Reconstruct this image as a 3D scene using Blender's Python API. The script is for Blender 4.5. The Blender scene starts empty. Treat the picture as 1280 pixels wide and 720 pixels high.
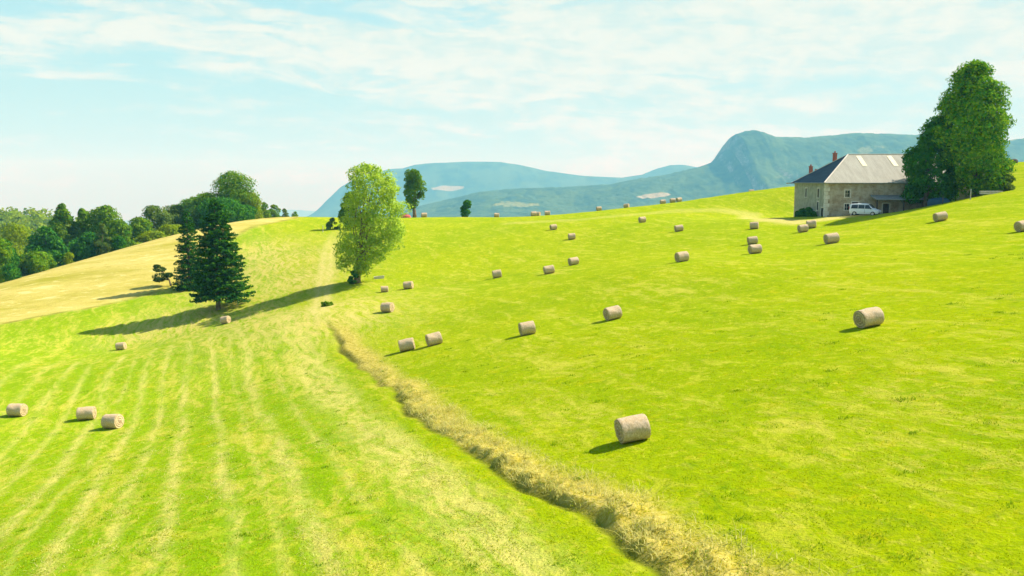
import bpy, math, random
import numpy as np
from mathutils import Vector, Matrix

R = math.radians
scene = bpy.context.scene
COL = scene.collection
# ------------------------------------------------------------------ camera, sun, sky
CZ = 12.0                       # camera height above world zero
F = 1108.5                      # focal length in pixels of a 1280 px wide frame
PITCH = math.atan(132 / F)
cam = bpy.data.cameras.new('camera')
cam.lens = 36 * F / 1280; cam.sensor_width = 36
cam.clip_start = .5; cam.clip_end = 60000
camo = bpy.data.objects.new('camera', cam); COL.objects.link(camo)
camo.location = (0, 0, CZ); camo.rotation_euler = (R(90) - PITCH, 0, 0)
scene.camera = camo
scene.render.resolution_x = 1024; scene.render.resolution_y = 576
scene.view_settings.view_transform = 'Standard'; scene.view_settings.look = 'None'
scene.view_settings.exposure = 1.12; scene.view_settings.gamma = 1
scene.cycles.use_denoising = True
scene.cycles.max_bounces = 6; scene.cycles.transparent_max_bounces = 8
scene.cycles.volume_bounces = 0

SUN_EL, SUN_AZ = 45, 20          # azimuth counted from +X towards +Y
sun = bpy.data.lights.new('sun', 'SUN'); sun.energy = 4.6; sun.angle = R(.55); sun.color = (1, .95, .84)
suno = bpy.data.objects.new('sun', sun); COL.objects.link(suno)
sd = Vector((math.cos(R(SUN_EL)) * math.cos(R(SUN_AZ)), math.cos(R(SUN_EL)) * math.sin(R(SUN_AZ)), math.sin(R(SUN_EL))))
suno.rotation_euler = sd.to_track_quat('Z', 'Y').to_euler(); suno.location = (60, 40, 80)

world = bpy.data.worlds.new('World'); scene.world = world; world.use_nodes = True


class NT:
    """small helper round a node tree"""
    def __init__(s, tree): s.t = tree; s.n = tree.nodes; s.l = tree.links
    def new(s, typ, **kw):
        n = s.n.new(typ)
        for k, v in kw.items(): setattr(n, k, v)
        return n
    def link(s, a, b): s.l.new(a, b)
    def put(s, sock, v):
        if isinstance(v, bpy.types.NodeSocket): s.l.new(v, sock)
        elif v is not None: sock.default_value = v
    def math(s, op, a, b=None, c=None, clamp=False):
        n = s.new('ShaderNodeMath', operation=op, use_clamp=clamp)
        s.put(n.inputs[0], a); s.put(n.inputs[1], b); s.put(n.inputs[2], c)
        return n.outputs[0]
    def vmath(s, op, a, b=None):
        n = s.new('ShaderNodeVectorMath', operation=op); s.put(n.inputs[0], a); s.put(n.inputs[1], b)
        return n.outputs[0]
    def noise(s, vec, scale, detail=4, rough=.55, dist=0.):
        n = s.new('ShaderNodeTexNoise'); s.put(n.inputs['Vector'], vec)
        n.inputs['Scale'].default_value = scale; n.inputs['Detail'].default_value = detail
        n.inputs['Roughness'].default_value = rough; n.inputs['Distortion'].default_value = dist
        return n.outputs['Fac']
    def step(s, v, a, b, c=0., d=1.):
        n = s.new('ShaderNodeMapRange', interpolation_type='SMOOTHSTEP'); s.put(n.inputs[0], v)
        for i, x in enumerate((a, b, c, d)): s.put(n.inputs[1 + i], x)
        return n.outputs[0]
    def mix(s, f, a, b, blend='MIX'):
        n = s.new('ShaderNodeMix', data_type='RGBA', blend_type=blend)
        s.put(n.inputs[0], f)
        for sock, v in ((n.inputs[6], a), (n.inputs[7], b)):
            if isinstance(v, tuple) and len(v) == 3: v = (*v, 1)
            s.put(sock, v)
        return n.outputs[2]
    def ramp(s, f, stops):
        n = s.new('ShaderNodeValToRGB'); s.put(n.inputs[0], f)
        e = n.color_ramp.elements
        while len(e) < len(stops): e.new(.5)
        for el, (p, c) in zip(e, stops): el.position = p; el.color = (*c, 1)
        return n.outputs[0]
    def comb(s, x, y, z):
        n = s.new('ShaderNodeCombineXYZ')
        for i, v in enumerate((x, y, z)): s.put(n.inputs[i], v)
        return n.outputs[0]
    def sep(s, v):
        n = s.new('ShaderNodeSeparateXYZ'); s.put(n.inputs[0], v); return n.outputs


def build_world():
    t = NT(world.node_tree); t.n.clear()
    sky = t.new('ShaderNodeTexSky', sky_type='NISHITA', sun_disc=False)
    sky.sun_elevation = R(SUN_EL); sky.sun_rotation = R(90 - SUN_AZ)
    sky.air_density = 1.0; sky.dust_density = 1.2; sky.ozone_density = 1.0; sky.altitude = 900
    d = t.new('ShaderNodeTexCoord').outputs['Generated']
    x, y, z = t.sep(d)
    # azimuth/elevation space: thin streaked high cloud sheets seen low above the horizon
    az = t.math('ARCTAN2', x, y)
    el = t.math('ARCSINE', z)
    warp = t.noise(t.comb(t.math('MULTIPLY', az, 3.), t.math('MULTIPLY', el, 9.), 3.), 1., 3)
    elw = t.math('ADD', el, t.math('MULTIPLY', t.math('SUBTRACT', warp, .5), .05))
    tilt = t.math('ADD', elw, t.math('MULTIPLY', az, .045))
    n1 = t.noise(t.comb(t.math('MULTIPLY', az, 3.2), t.math('MULTIPLY', tilt, 22.), 1.7), 1., 7, .58, .3)
    n2 = t.noise(t.comb(t.math('MULTIPLY', az, 9.), t.math('MULTIPLY', tilt, 60.), 7.7), 1., 6, .6, .6)
    n3 = t.noise(t.comb(t.math('MULTIPLY', az, 30.), t.math('MULTIPLY', elw, 70.), 2.2), 1., 5, .6, .4)
    m = t.math('ADD', n1, t.math('MULTIPLY', t.math('SUBTRACT', n2, .5), .62))
    m = t.math('ADD', m, t.math('MULTIPLY', t.math('SUBTRACT', n3, .5), .34))
    # more cloud to the right and in a band about seven degrees up
    band = t.math('SUBTRACT', 1., t.math('ABSOLUTE', t.math('DIVIDE', t.math('SUBTRACT', elw, .148), .05)), clamp=True)
    right = t.step(az, -.42, .12)
    low = t.step(elw, .0, .05)
    bias = t.math('ADD', t.math('MULTIPLY', band, .26), t.math('MULTIPLY', right, .17))
    cover = t.step(t.math('ADD', m, bias), .47, .80)
    cover = t.math('MULTIPLY', cover, .86)
    back = t.step(el, .22, .42, 1., .12)
    cover = t.math('MULTIPLY', cover, back)
    tinted = t.mix(1., sky.outputs[0], (1.0, 1.0, 1.0), 'MULTIPLY')
    veil = t.step(el, .0, .30, .93, .72)
    veil = t.math('MULTIPLY', veil, back)
    tinted = t.mix(veil, tinted, t.mix(t.step(el, .02, .16), (2.5, 3.65, 3.5), (2.05, 3.62, 3.62)))
    cc = t.mix(t.step(t.math('ADD', t.math('MULTIPLY', n3, .5), t.math('MULTIPLY', n2, .5)), .38, .60), (3.15, 3.95, 3.65), (4.35, 4.45, 3.75))
    cl = t.mix(cover, tinted, cc)
    bg = t.new('ShaderNodeBackground'); t.link(cl, bg.inputs[0]); bg.inputs[1].default_value = .10
    out = t.new('ShaderNodeOutputWorld'); t.link(bg.outputs[0], out.inputs[0])


build_world()

# ------------------------------------------------------------------ picture/world arithmetic
cp, sp = math.cos(PITCH), math.sin(PITCH)


def ray(px, py):
    u = (px - 640) / F; v = (360 - py) / F
    return np.array((u, cp + v * sp, -sp + v * cp))


def at(px, py, Y):
    d = ray(px, py); return d * (Y / d[1]) + np.array((0, 0, CZ))


# ------------------------------------------------------------------ terrain
CTRL = [  # (px, py, distance) of bale feet and other landmarks
    (793, 551, 35), (1087, 408, 49), (767, 399, 70), (660, 418, 69), (510, 438, 74), (544, 431, 73), (142, 535, 66), (109, 524, 68),
    (22, 520, 70), (152, 437, 112), (485, 390, 95), (510, 361, 122), (622, 347, 118), (687, 342, 112), (717, 331, 118), (853, 327, 92),
    (943, 316, 99), (942, 304, 112), (1004, 290, 121), (1014, 284, 127), (1040, 304, 99), (803, 278, 158), (849, 289, 142),
    (692, 287, 160), (715, 299, 150), (1176, 275, 106), (1278, 289, 87), (943, 286, 128),
    (273, 388, 125), (235, 362, 148), (445, 354, 125), (283, 403, 118), (200, 355, 150), (400, 390, 96), (409, 380, 104),
    # crest
    (-150, 400, 150), (-300, 440, 150), (0, 355, 165), (60, 338, 176), (130, 318, 190), (200, 298, 206), (260, 284, 222), (330, 273, 238), (375, 272, 246),
    (420, 274, 245), (470, 273, 238), (520, 272, 230), (600, 271.5, 220), (670, 271, 208), (730, 266, 205), (800, 258.5, 205),
    (850, 254, 203), (920, 243, 199), (985, 233, 195), (1100, 219, 190), (1190, 211, 184), (1255, 205, 175), (1330, 198, 168), (1600, 170, 150),
    # farm terrace
    (1030, 270, 140), (1090, 268.5, 139), (1130, 266, 139), (990, 271, 152), (1040, 274, 133), (1090, 271, 132), (1140, 262, 140), (1200, 251, 127), (1240, 243, 128), (1180, 256, 126),
    (415, 288, 195), (412, 310, 165), (330, 300, 180), (330, 335, 152), (100, 350, 160), (0, 405, 128), (100, 395, 128),
]
PTS = [at(*c) for c in CTRL]
CREST = [c for c in CTRL[35:60]]
for c in CREST:   # the ground turns down behind the crest
    p = at(*c); g = (p[2] - CZ) / p[1]
    for dd, dz in ((28, .045 if c[0] > 380 else .10), (75, .10 if c[0] > 380 else .16)):
        k = (p[1] + dd) / p[1]
        PTS.append(np.array((p[0] * k, p[1] + dd, p[2] + dd * (g - dz))))
PTS += [np.array(p) + np.array((0, 0, CZ)) for p in (
    (0, 25, -11.0), (14, 22, -8.7), (-16, 28, -13.4), (0, -10, -11.2), (40, 0, -6), (-40, 0, -15.5), (60, -50, -4), (-60, -50, -17), (0, -60, -12),
    (120, 20, 1), (-120, 20, -22), (-60, 60, -18.5), (60, 50, -2.5), (-70, 100, -19.5), (110, 100, 2))]
PTS = np.array(PTS)


def tps_fit(P, lam):
    X = P[:, :2] / 100; n = len(X)
    r2 = ((X[:, None] - X[None]) ** 2).sum(-1) + 1e-12
    K = .5 * r2 * np.log(r2) + np.eye(n) * lam
    A = np.zeros((n + 3, n + 3)); A[:n, :n] = K
    A[:n, n] = 1; A[:n, n + 1:] = X; A[n:, :n] = A[:n, n:].T
    return np.linalg.solve(A, np.concatenate([P[:, 2], [0, 0, 0]])), X


TW, TX = tps_fit(PTS, .004)


def vnoise(x, y, seed=0):
    """smooth value noise, any shape"""
    xi = np.floor(x).astype(np.int64); yi = np.floor(y).astype(np.int64)
    fx = x - xi; fy = y - yi; fx = fx * fx * (3 - 2 * fx); fy = fy * fy * (3 - 2 * fy)
    def h(a, b):
        v = (a * 374761393 + b * 668265263 + seed * 1442695041) & 0xffffffff
        v = ((v ^ (v >> 13)) * 1274126177) & 0xffffffff
        return ((v ^ (v >> 16)) & 0xffff) / 65535.
    return (h(xi, yi) * (1 - fx) + h(xi + 1, yi) * fx) * (1 - fy) + (h(xi, yi + 1) * (1 - fx) + h(xi + 1, yi + 1) * fx) * fy


def fbm(x, y, oct=4, seed=0, gain=.5):
    s = 0; a = 1; t = 0
    for i in range(oct):
        s = s + a * (vnoise(x * 2 ** i, y * 2 ** i, seed + i) - .5); t += a; a *= gain
    return s / t


def base_h(x, y):
    x = np.asarray(x, float); y = np.asarray(y, float); sh = x.shape
    x = x.ravel(); y = y.ravel()
    r = np.hypot(x, y)
    k = np.minimum(1, 420 / np.maximum(r, 1)); xc = x * k; yc = y * k
    z = np.empty_like(x)
    for i in range(0, len(x), 60000):
        q = np.stack([xc[i:i + 60000], yc[i:i + 60000]], 1) / 100
        r2 = ((q[:, None] - TX[None]) ** 2).sum(-1) + 1e-12
        z[i:i + 60000] = (.5 * r2 * np.log(r2)) @ TW[:len(TX)] + TW[-3] + q @ TW[-2:]
    t = np.clip((r - 290) / 330, 0, 1); t = t * t * (3 - 2 * t)
    far = CZ - 75 - .036 * r
    return (z * (1 - t) + far * t).reshape(sh)


def hit(px, py, H=None, ymax=330):
    """first point where the sight line through a pixel meets the ground"""
    H = H or base_h
    d = ray(px, py); Y = np.geomspace(10, ymax, 900); k = Y / d[1]
    diff = CZ + d[2] * k - H(d[0] * k, Y)
    i = np.argmax(diff < 0)
    if not (diff < 0).any(): i = int(np.argmin(diff)); return np.array((d[0] * k[i], Y[i], float(H(d[0] * k[i], Y[i]))))
    f = diff[i - 1] / (diff[i - 1] - diff[i]); Yh = Y[i - 1] + f * (Y[i] - Y[i - 1]); kk = Yh / d[1]
    return np.array((d[0] * kk, Yh, CZ + d[2] * kk))


def line_of(pixels): return np.array([hit(*p)[:2] for p in pixels])


def to_line(x, y, L):
    """distance, signed side (right positive) and length along a polyline"""
    sh = np.shape(x); x = np.ravel(x); y = np.ravel(y)
    best = np.full(x.shape, 1e9); side = np.zeros_like(best); along = np.zeros_like(best); s0 = 0
    for a, b in zip(L[:-1], L[1:]):
        ab = b - a; n = np.hypot(*ab)
        t = np.clip(((x - a[0]) * ab[0] + (y - a[1]) * ab[1]) / n ** 2, 0, 1)
        dx = x - a[0] - t * ab[0]; dy = y - a[1] - t * ab[1]; d = np.hypot(dx, dy)
        m = d < best
        best[m] = d[m]; side[m] = np.sign(-(ab[0] * dy - ab[1] * dx))[m]; along[m] = (s0 + t * n)[m]; s0 += n
    return best.reshape(sh), side.reshape(sh), along.reshape(sh)


DITCH = line_of([(830, 716), (780, 685), (720, 648), (680, 618), (640, 598), (600, 577), (560, 552), (520, 520), (492, 492), (470, 475), (440, 450), (425, 430), (408, 405), (398, 390)])
DITCH = np.vstack([DITCH[0] + (DITCH[0] - DITCH[1]) / np.hypot(*(DITCH[0] - DITCH[1])) * 40, DITCH])
ROWLINE = np.vstack([DITCH, DITCH[-1] + np.array((-.30, .95)) * 150])
TRACK = line_of([(398, 410), (402, 370), (408, 335), (411, 312), (417, 296), (424, 286)])
DRIVE = line_of([(1045, 273), (1000, 278), (965, 275), (935, 268), (895, 263), (845, 263), (790, 268), (720, 274), (640, 279)])
DRYEDGE = line_of([(-420, 505), (-150, 438), (0, 407), (100, 388), (190, 370), (240, 350), (275, 322), (300, 297), (335, 280), (368, 273.5)])
DRYEDGE = np.vstack([DRYEDGE, DRYEDGE[-1] + (-2, 30)])
PLATF = hit(1050, 272)[:2]


def smooth(v, a, b):
    t = np.clip((v - a) / (b - a), 0, 1); return t * t * (3 - 2 * t)


def ditch_terms(x, y):
    d, s, al = to_line(x, y, DITCH)
    d = d * s + .8 * fbm(al * .22, al * 0, 2, 5) + .35 * fbm(al * .9, al * 0 + 4, 3, 6)
    end = smooth(np.hypot(x - DITCH[-1][0], y - DITCH[-1][1]), 0, 16) 
    depth = .30 + 1.2 * fbm(al * .25, al * 0 + 3, 3, 9)
    wid = 2.0 + 1.1 * fbm(al * .12, al * 0 + 9, 2, 11) + 1.2 * smooth(-al, -60, -30)
    return d, al, end, np.clip(depth, .12, 1), wid


def ground_h(x, y):
    z = base_h(x, y)
    r = np.hypot(x, y)
    fade = smooth(-r, -420, -200)
    z = z + fade * (.5 * fbm(np.asarray(x) / 28, np.asarray(y) / 28, 3, 1) + .10 * fbm(np.asarray(x) / 2.2, np.asarray(y) / 2.2, 3, 2))
    z = z + smooth(r, 300, 500) * 12 * fbm(np.asarray(x) / 400, np.asarray(y) / 400, 4, 3)
    d, al, end, dep, wid = ditch_terms(x, y)
    near = end * (np.asarray(y) < 110)
    bump = smooth(d, .05, .55) * smooth(-d, -wid, -wid * .35)
    z = z + near * (-.36 * dep * np.exp(-((d + .02) / .30) ** 2) + bump * smooth(-al, -118, -50) * (.08 + .22 * fbm(al / 5, al * 0, 2, 44) + .55 * fbm(np.asarray(x) / .9, np.asarray(y) / .9, 3, 7)))
    # rut of the old stream bed under the big ash
    return z


def gz(x, y): return float(ground_h(np.array([x]), np.array([y]))[0])


# ------------------------------------------------------------------ mesh helpers
def mesh_obj(name, V, Fc, mats=None, parent=None, smooth_=False, mat_idx=None):
    me = bpy.data.meshes.new(name)
    V = np.asarray(V, float)
    if isinstance(Fc, np.ndarray):
        n, k = Fc.shape
        me.vertices.add(len(V)); me.vertices.foreach_set('co', V.ravel())
        me.loops.add(n * k); me.loops.foreach_set('vertex_index', Fc.ravel().astype(np.int32))
        me.polygons.add(n); me.polygons.foreach_set('loop_start', np.arange(0, n * k, k, dtype=np.int32))
        me.update(calc_edges=True)
    else:
        me.from_pydata([tuple(v) for v in V], [], Fc); me.update()
    if smooth_: me.polygons.foreach_set('use_smooth', [True] * len(me.polygons))
    for m in (mats if isinstance(mats, (list, tuple)) else [mats] if mats else []): me.materials.append(m)
    if mat_idx is not None: me.polygons.foreach_set('material_index', np.asarray(mat_idx, np.int32))
    o = bpy.data.objects.new(name, me); COL.objects.link(o)
    if parent: o.parent = parent
    return o


def tag(o, label=None, cat=None, group=None, kind=None):
    if label: o['label'] = label
    if cat: o['category'] = cat
    if group: o['group'] = group
    if kind: o['kind'] = kind
    return o


def empty(name, loc, rz=0, label=None, cat=None, group=None):
    o = bpy.data.objects.new(name, None); COL.objects.link(o); o.location = loc; o.rotation_euler = (0, 0, rz)
    o.empty_display_size = .3
    return tag(o, label, cat, group)


class MB:
    """collects simple shapes into one mesh"""
    def __init__(s): s.v = []; s.f = []
    def add(s, V, Fc):
        o = len(s.v); s.v += [tuple(map(float, v)) for v in V]; s.f += [tuple(o + i for i in f) for f in Fc]
    def box(s, a, b, M=None):
        (x0, y0, z0), (x1, y1, z1) = a, b
        V = [(x0, y0, z0), (x1, y0, z0), (x1, y1, z0), (x0, y1, z0), (x0, y0, z1), (x1, y0, z1), (x1, y1, z1), (x0, y1, z1)]
        if M is not None: V = [M @ Vector(v) for v in V]
        s.add(V, [(3, 2, 1, 0), (4, 5, 6, 7), (0, 1, 5, 4), (1, 2, 6, 5), (2, 3, 7, 6), (3, 0, 4, 7)])
    def tube(s, P, Rr, n=8, cap=True):
        P = [Vector(p) for p in P]; rings = []
        for i, p in enumerate(P):
            d = (P[min(i + 1, len(P) - 1)] - P[max(i - 1, 0)]).normalized()
            a = d.orthogonal().normalized() if abs(d.z) > .9 else d.cross(Vector((0, 0, 1))).normalized()
            b = d.cross(a); r = Rr[i] if isinstance(Rr, (list, tuple)) else Rr
            rings.append([p + (a * math.cos(2 * math.pi * k / n) + b * math.sin(2 * math.pi * k / n)) * r for k in range(n)])
        V = [v for ring in rings for v in ring]; Fc = []
        for i in range(len(P) - 1):
            for k in range(n):
                Fc.append((i * n + k, i * n + (k + 1) % n, (i + 1) * n + (k + 1) % n, (i + 1) * n + k))
        if cap: Fc += [tuple(range(n))[::-1], tuple((len(P) - 1) * n + k for k in range(n))]
        s.add(V, Fc)
    def build(s, name, m, parent=None, smooth_=False): return mesh_obj(name, s.v, s.f, m, parent, smooth_)


def make_mat(name, rough=.8, spec=.25):
    m = bpy.data.materials.new(name); m.use_nodes = True
    t = NT(m.node_tree); b = t.n['Principled BSDF']
    b.inputs['Roughness'].default_value = rough; b.inputs['Specular IOR Level'].default_value = spec
    return m, t, b


def noisy_mat(name, c1, c2, scale=3., rough=.85, spec=.2, bump=0., bscale=None, metallic=0.):
    m, t, b = make_mat(name, rough, spec)
    co = t.new('ShaderNodeTexCoord').outputs['Object']
    n = t.noise(co, scale, 6, .6)
    t.link(t.mix(t.step(n, .3, .7), c1, c2), b.inputs['Base Color'])
    b.inputs['Metallic'].default_value = metallic
    if bump:
        bm = t.new('ShaderNodeBump'); bm.inputs['Strength'].default_value = bump; bm.inputs['Distance'].default_value = .05
        t.link(t.noise(co, bscale or scale * 6, 5), bm.inputs['Height']); t.link(bm.outputs[0], b.inputs['Normal'])
    return m


# ------------------------------------------------------------------ the ground sheet
def build_ground():
    a1 = np.radians(np.linspace(-34, 34, 680))
    a2 = np.radians(np.linspace(34, 326, 180))[1:-1]
    ang = np.concatenate([a1, a2])
    rad = np.concatenate([[.5, 3, 7], np.geomspace(12, 300, 760), np.geomspace(305, 26000, 150)])
    A, Rr = np.meshgrid(ang, rad)
    X = Rr * np.sin(A); Y = Rr * np.cos(A); Z = ground_h(X, Y)
    nr, na = X.shape
    V = np.stack([X, Y, Z], -1).reshape(-1, 3)
    i = np.arange(nr - 1)[:, None]; j = np.arange(na)[None]; j2 = (j + 1) % na
    Fc = np.stack([i * na + j, i * na + j2, (i + 1) * na + j2, (i + 1) * na + j], -1).reshape(-1, 4)[:, ::-1]
    cpt = len(V); V = np.vstack([V, [0, 0, ground_h(np.zeros(1), np.zeros(1))[0]]])
    x, y = V[:, 0], V[:, 1]
    # surface marks: raked hay, dry hillside, wheel tracks; cut paints shade into the ditch
    d, s, al = to_line(x, y, ROWLINE)
    ru = x * math.cos(ROWA) + y * math.sin(ROWA); rv = -x * math.sin(ROWA) + y * math.cos(ROWA)   # every swath runs this way
    dd, ds, _ = to_line(x, y, DRYEDGE)
    wob = 5 * fbm(x / 14, y / 14, 3, 21)
    dry = smooth(-dd * ds + wob, -1.5, 3.5) * (y > 60) * smooth(-np.hypot(x, y), -420, -330)
    dt, ts, tal = to_line(x, y, DITCH)
    d2, al2, end, dep, wid = ditch_terms(x, y)
    strip = smooth(d2, -.15, .25) * smooth(-d2, -wid - .6, -wid * .55) * end * (y < 110)
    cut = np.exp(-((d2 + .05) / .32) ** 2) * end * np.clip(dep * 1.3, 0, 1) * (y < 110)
    tr, trs, _ = to_line(x, y, TRACK)
    track = .8 * np.exp(-((np.abs(tr + .5 * fbm(x / 4, y / 4, 2, 8)) - .6) / .75) ** 2) * smooth(-np.hypot(x - TRACK[0][0], y - TRACK[0][1]), -120, -60) * smooth(np.hypot(x - TRACK[0][0], y - TRACK[0][1]), 0, 10)
    dr, _, dal = to_line(x, y, DRIVE)
    track = np.maximum(track, (.9 - .6 * smooth(dal, 28, 60)) * smooth(-dr + 1.4 * fbm(x / 5, y / 5, 2, 4), -3.4, -1.0))
    plat = smooth(-np.maximum(np.abs(x - 57) - 9, np.abs(y - 136) - 1.8), -1.5, .5)
    rut = 0
    for u0, w, a in ((8.3, 1.9, 1.15), (5.6, .35, .45), (3.4, .6, .95), (2.0, .3, .4), (.5, .42, .95), (-1.9, .42, .8), (-3.8, .45, .7), (-5.7, .45, .8), (-7.2, .3, .5),
                     (-8.8, .5, .8), (-11.2, .4, .6), (-13.4, .5, .7), (-16, .5, .6), (-19, .6, .7), (-22.5, .5, .6), (-26, .6, .6), (-30, .6, .5)):
        u1 = u0 + .9 * fbm(rv / 11, rv * 0 + u0, 2, 31)
        rut = rut + a * np.exp(-((ru - u1) / (w * .72)) ** 2) * (.45 + 1.1 * vnoise(rv / 6, rv * 0 + u0 * 3, 17))
    rut = np.clip(rut, 0, 1) * smooth(-rv, -118, -100) * smooth(-d * s, .6, 1.6)
    bottom = np.zeros_like(x)   # pale dry patch at the head of the ditch
    for (px_, py_, rr) in ((400, 385, 10), (300, 402, 6), (345, 330, 10), (320, 318, 10), (380, 392, 9), (430, 395, 7), (300, 350, 9), (370, 350, 9), (240, 400, 7), (190, 408, 6), (340, 396, 8)):
        c = HEAD.setdefault((px_, py_), hit(px_, py_)[:2])
        bottom = np.maximum(bottom, np.exp(-(np.hypot(x - c[0], (y - c[1]) * .6) / rr) ** 2))
    o = mesh_obj('ground', V, Fc, M['ground'], smooth_=True)
    # centre cap
    me = o.data
    def attr(n, arr, typ='FLOAT'):
        a = me.attributes.new(n, typ, 'POINT'); a.data.foreach_set('vector' if typ == 'FLOAT_VECTOR' else 'value', np.ascontiguousarray(arr, np.float32).ravel())
    attr('dry', dry); attr('strip', strip); attr('cut', cut); attr('track', np.maximum(track, plat)); attr('rut', rut); attr('pale', bottom)
    attr('left', smooth(-d * s, 0, 3))
    tag(o, kind='structure')
    return o


HEAD = {}
ROWA = R(19.2)


def ground_material():
    m, t, b = make_mat('meadow', .95, .0)
    def attr(n, out='Fac'):
        a = t.new('ShaderNodeAttribute'); a.attribute_name = n; return a.outputs[out]
    pos = t.new('ShaderNodeNewGeometry').outputs['Position']
    x, y, z = t.sep(pos)
    flat = t.comb(x, y, 0.)
    wig = t.noise(flat, .12, 2)
    # grain along the mowing: left field follows the ditch, right field runs across the slope
    left = attr('left')
    u = t.math('ADD', t.math('MULTIPLY', x, math.cos(ROWA)), t.math('MULTIPLY', y, math.sin(ROWA)))
    v = t.math('SUBTRACT', t.math('MULTIPLY', y, math.cos(ROWA)), t.math('MULTIPLY', x, math.sin(ROWA)))
    u = t.math('ADD', u, t.math('MULTIPLY', wig, 3.))
    g = t.comb(u, t.math('MULTIPLY', v, .16), 0.)
    nA = t.noise(g, .38, 5, .6, .3)       # swaths
    nB = t.noise(g, 1.7, 5, .65, .5)      # streaks of leavings
    nC = t.noise(flat, .05, 3, .5)        # large patches
    nD = t.noise(flat, 2.6, 6, .65, .4)   # tufts
    nE = t.noise(flat, 11., 4, .7)        # blades
    # green body
    green = t.mix(t.step(nC, .35, .65), (.225, .325, .0020), (.282, .355, .0024))
    green = t.mix(t.math('MULTIPLY', t.step(nD, .38, .72), .75), green, (.170, .275, .0020))
    green = t.mix(t.step(nE, .52, .75, 0., .45), green, (.44, .43, .010))
    hay = t.mix(t.step(nE, .35, .7), (.46, .41, .035), (.58, .50, .12))
    lo = t.math('ADD', t.math('MULTIPLY', nA, .62), t.math('MULTIPLY', nB, .38))
    lo = t.math('ADD', lo, t.math('MULTIPLY', t.math('SUBTRACT', nD, .5), .22))
    nG = t.noise(t.comb(u, t.math('MULTIPLY', v, .6), 0.), 1.1, 5, .7, .8)
    lo = t.math('ADD', lo, t.math('MULTIPLY', t.math('SUBTRACT', nG, .5), .45))
    lo = t.math('ADD', lo, t.math('MULTIPLY', left, .035))
    f = t.step(lo, .505, .68)
    f = t.math('MULTIPLY', f, t.math('ADD', .50, t.math('MULTIPLY', left, .14)))
    green = t.mix(left, green, t.mix(1., green, (.80, .98, 1.6), 'MULTIPLY'))
    green = t.mix(t.step(t.noise(flat, .55, 5, .7, .6), .54, .72, 0., .55), green, (.40, .36, .006))
    nK = t.noise(flat, 1.9, 3, .6, .5)
    green = t.mix(t.step(nG, .56, .74, 0., .75), green, (.12, .24, .003))
    green = t.mix(t.step(nK, .60, .74, 0., .6), green, (.13, .25, .003))
    green = t.mix(t.step(nK, .40, .28, 0., .5), green, (.44, .40, .02))
    dab = t.noise(t.comb(u, t.math('MULTIPLY', v, .45), 3.), .85, 4, .65, .7)
    dab2 = t.noise(t.comb(x, t.math('MULTIPLY', y, .7), 9.), 2.1, 4, .7, .5)
    green = t.mix(t.step(dab, .53, .65, 0., .38), green, (.47, .45, .045))
    green = t.mix(t.step(dab2, .56, .68, 0., .48), green, (.50, .46, .05))
    green = t.mix(t.step(dab, .44, .34, 0., .42), green, (.135, .26, .003))
    green = t.mix(t.step(dab2, .41, .31, 0., .6), green, (.095, .20, .003))
    col = t.mix(f, green, hay)
    # raked lines left of the ditch
    brk = t.step(t.math('ADD', nB, t.math('MULTIPLY', nG, .6)), .58, .92)
    rr = t.math('MULTIPLY', attr('rut'), t.math('ADD', .15, t.math('MULTIPLY', brk, .85)))
    col = t.mix(t.math('MULTIPLY', rr, .72), col, (.54, .49, .13))
    ol = t.math('MULTIPLY', t.step(nD, .45, .8), .35)
    col = t.mix(ol, col, (.28, .28, .012))
    pal = t.math('MULTIPLY', attr('pale'), t.step(t.math('ADD', nB, t.math('MULTIPLY', nD, .5)), .55, .95))
    col = t.mix(pal, col, (.50, .42, .12))
    # dry hillside
    nH = t.noise(t.comb(t.math('MULTIPLY', x, .35), y, 0.), .09, 5, .6, .5)
    dryc = t.ramp(nH, [(.30, (.30, .30, .030)), (.43, (.44, .39, .085)), (.6, (.54, .46, .13)), (.70, (.38, .37, .045))])
    dryc = t.mix(t.math('MULTIPLY', t.step(nD, .4, .75), .4), dryc, (.32, .24, .05))
    nS = t.noise(t.comb(t.math('MULTIPLY', x, .5), y, 4.), .55, 5, .7, .6)
    dryc = t.mix(t.step(nS, .52, .68, 0., .7), dryc, (.34, .30, .045))
    dryc = t.mix(t.step(nS, .46, .34, 0., .6), dryc, (.66, .58, .24))
    e = attr('dry')
    col = t.mix(e, col, dryc)
    edge = t.math('MULTIPLY', t.step(e, .12, .4), t.step(e, .85, .5))
    col = t.mix(t.math('MULTIPLY', edge, t.step(nS, .42, .6, .15, .7)), col, (.20, .17, .03))
    # uncut verge
    vc = t.ramp(t.math('ADD', t.math('MULTIPLY', nD, .6), t.math('MULTIPLY', nE, .4)), [(.34, (.20, .17, .014)), (.46, (.38, .32, .04)), (.58, (.52, .44, .12)), (.72, (.34, .34, .012))])
    col = t.mix(attr('strip'), col, vc)
    col = t.mix(t.math('MULTIPLY', attr('cut'), .85), col, (.060, .070, .012))  # shade in the ditch hollow painted as a dark line
    tc = t.mix(t.step(nD, .35, .7), (.46, .40, .10), (.58, .51, .20))
    tf = t.math('MULTIPLY', attr('track'), t.step(t.math('ADD', nB, t.math('MULTIPLY', nD, .6)), .45, .9, .45, .95))
    col = t.mix(tf, col, tc)
    # farther valley floor: woods and meadows
    dist = t.vmath('LENGTH', pos); dist = t.new('ShaderNodeVectorMath', operation='LENGTH'); t.link(pos, dist.inputs[0])
    farf = t.step(dist.outputs['Value'], 330., 520.)
    nF = t.noise(flat, .0035, 5, .6)
    farc = t.mix(t.step(nF, .48, .56), (.05, .10, .02), (.22, .28, .04))
    col = t.mix(farf, col, farc)
    t.link(col, b.inputs['Base Color'])
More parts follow.
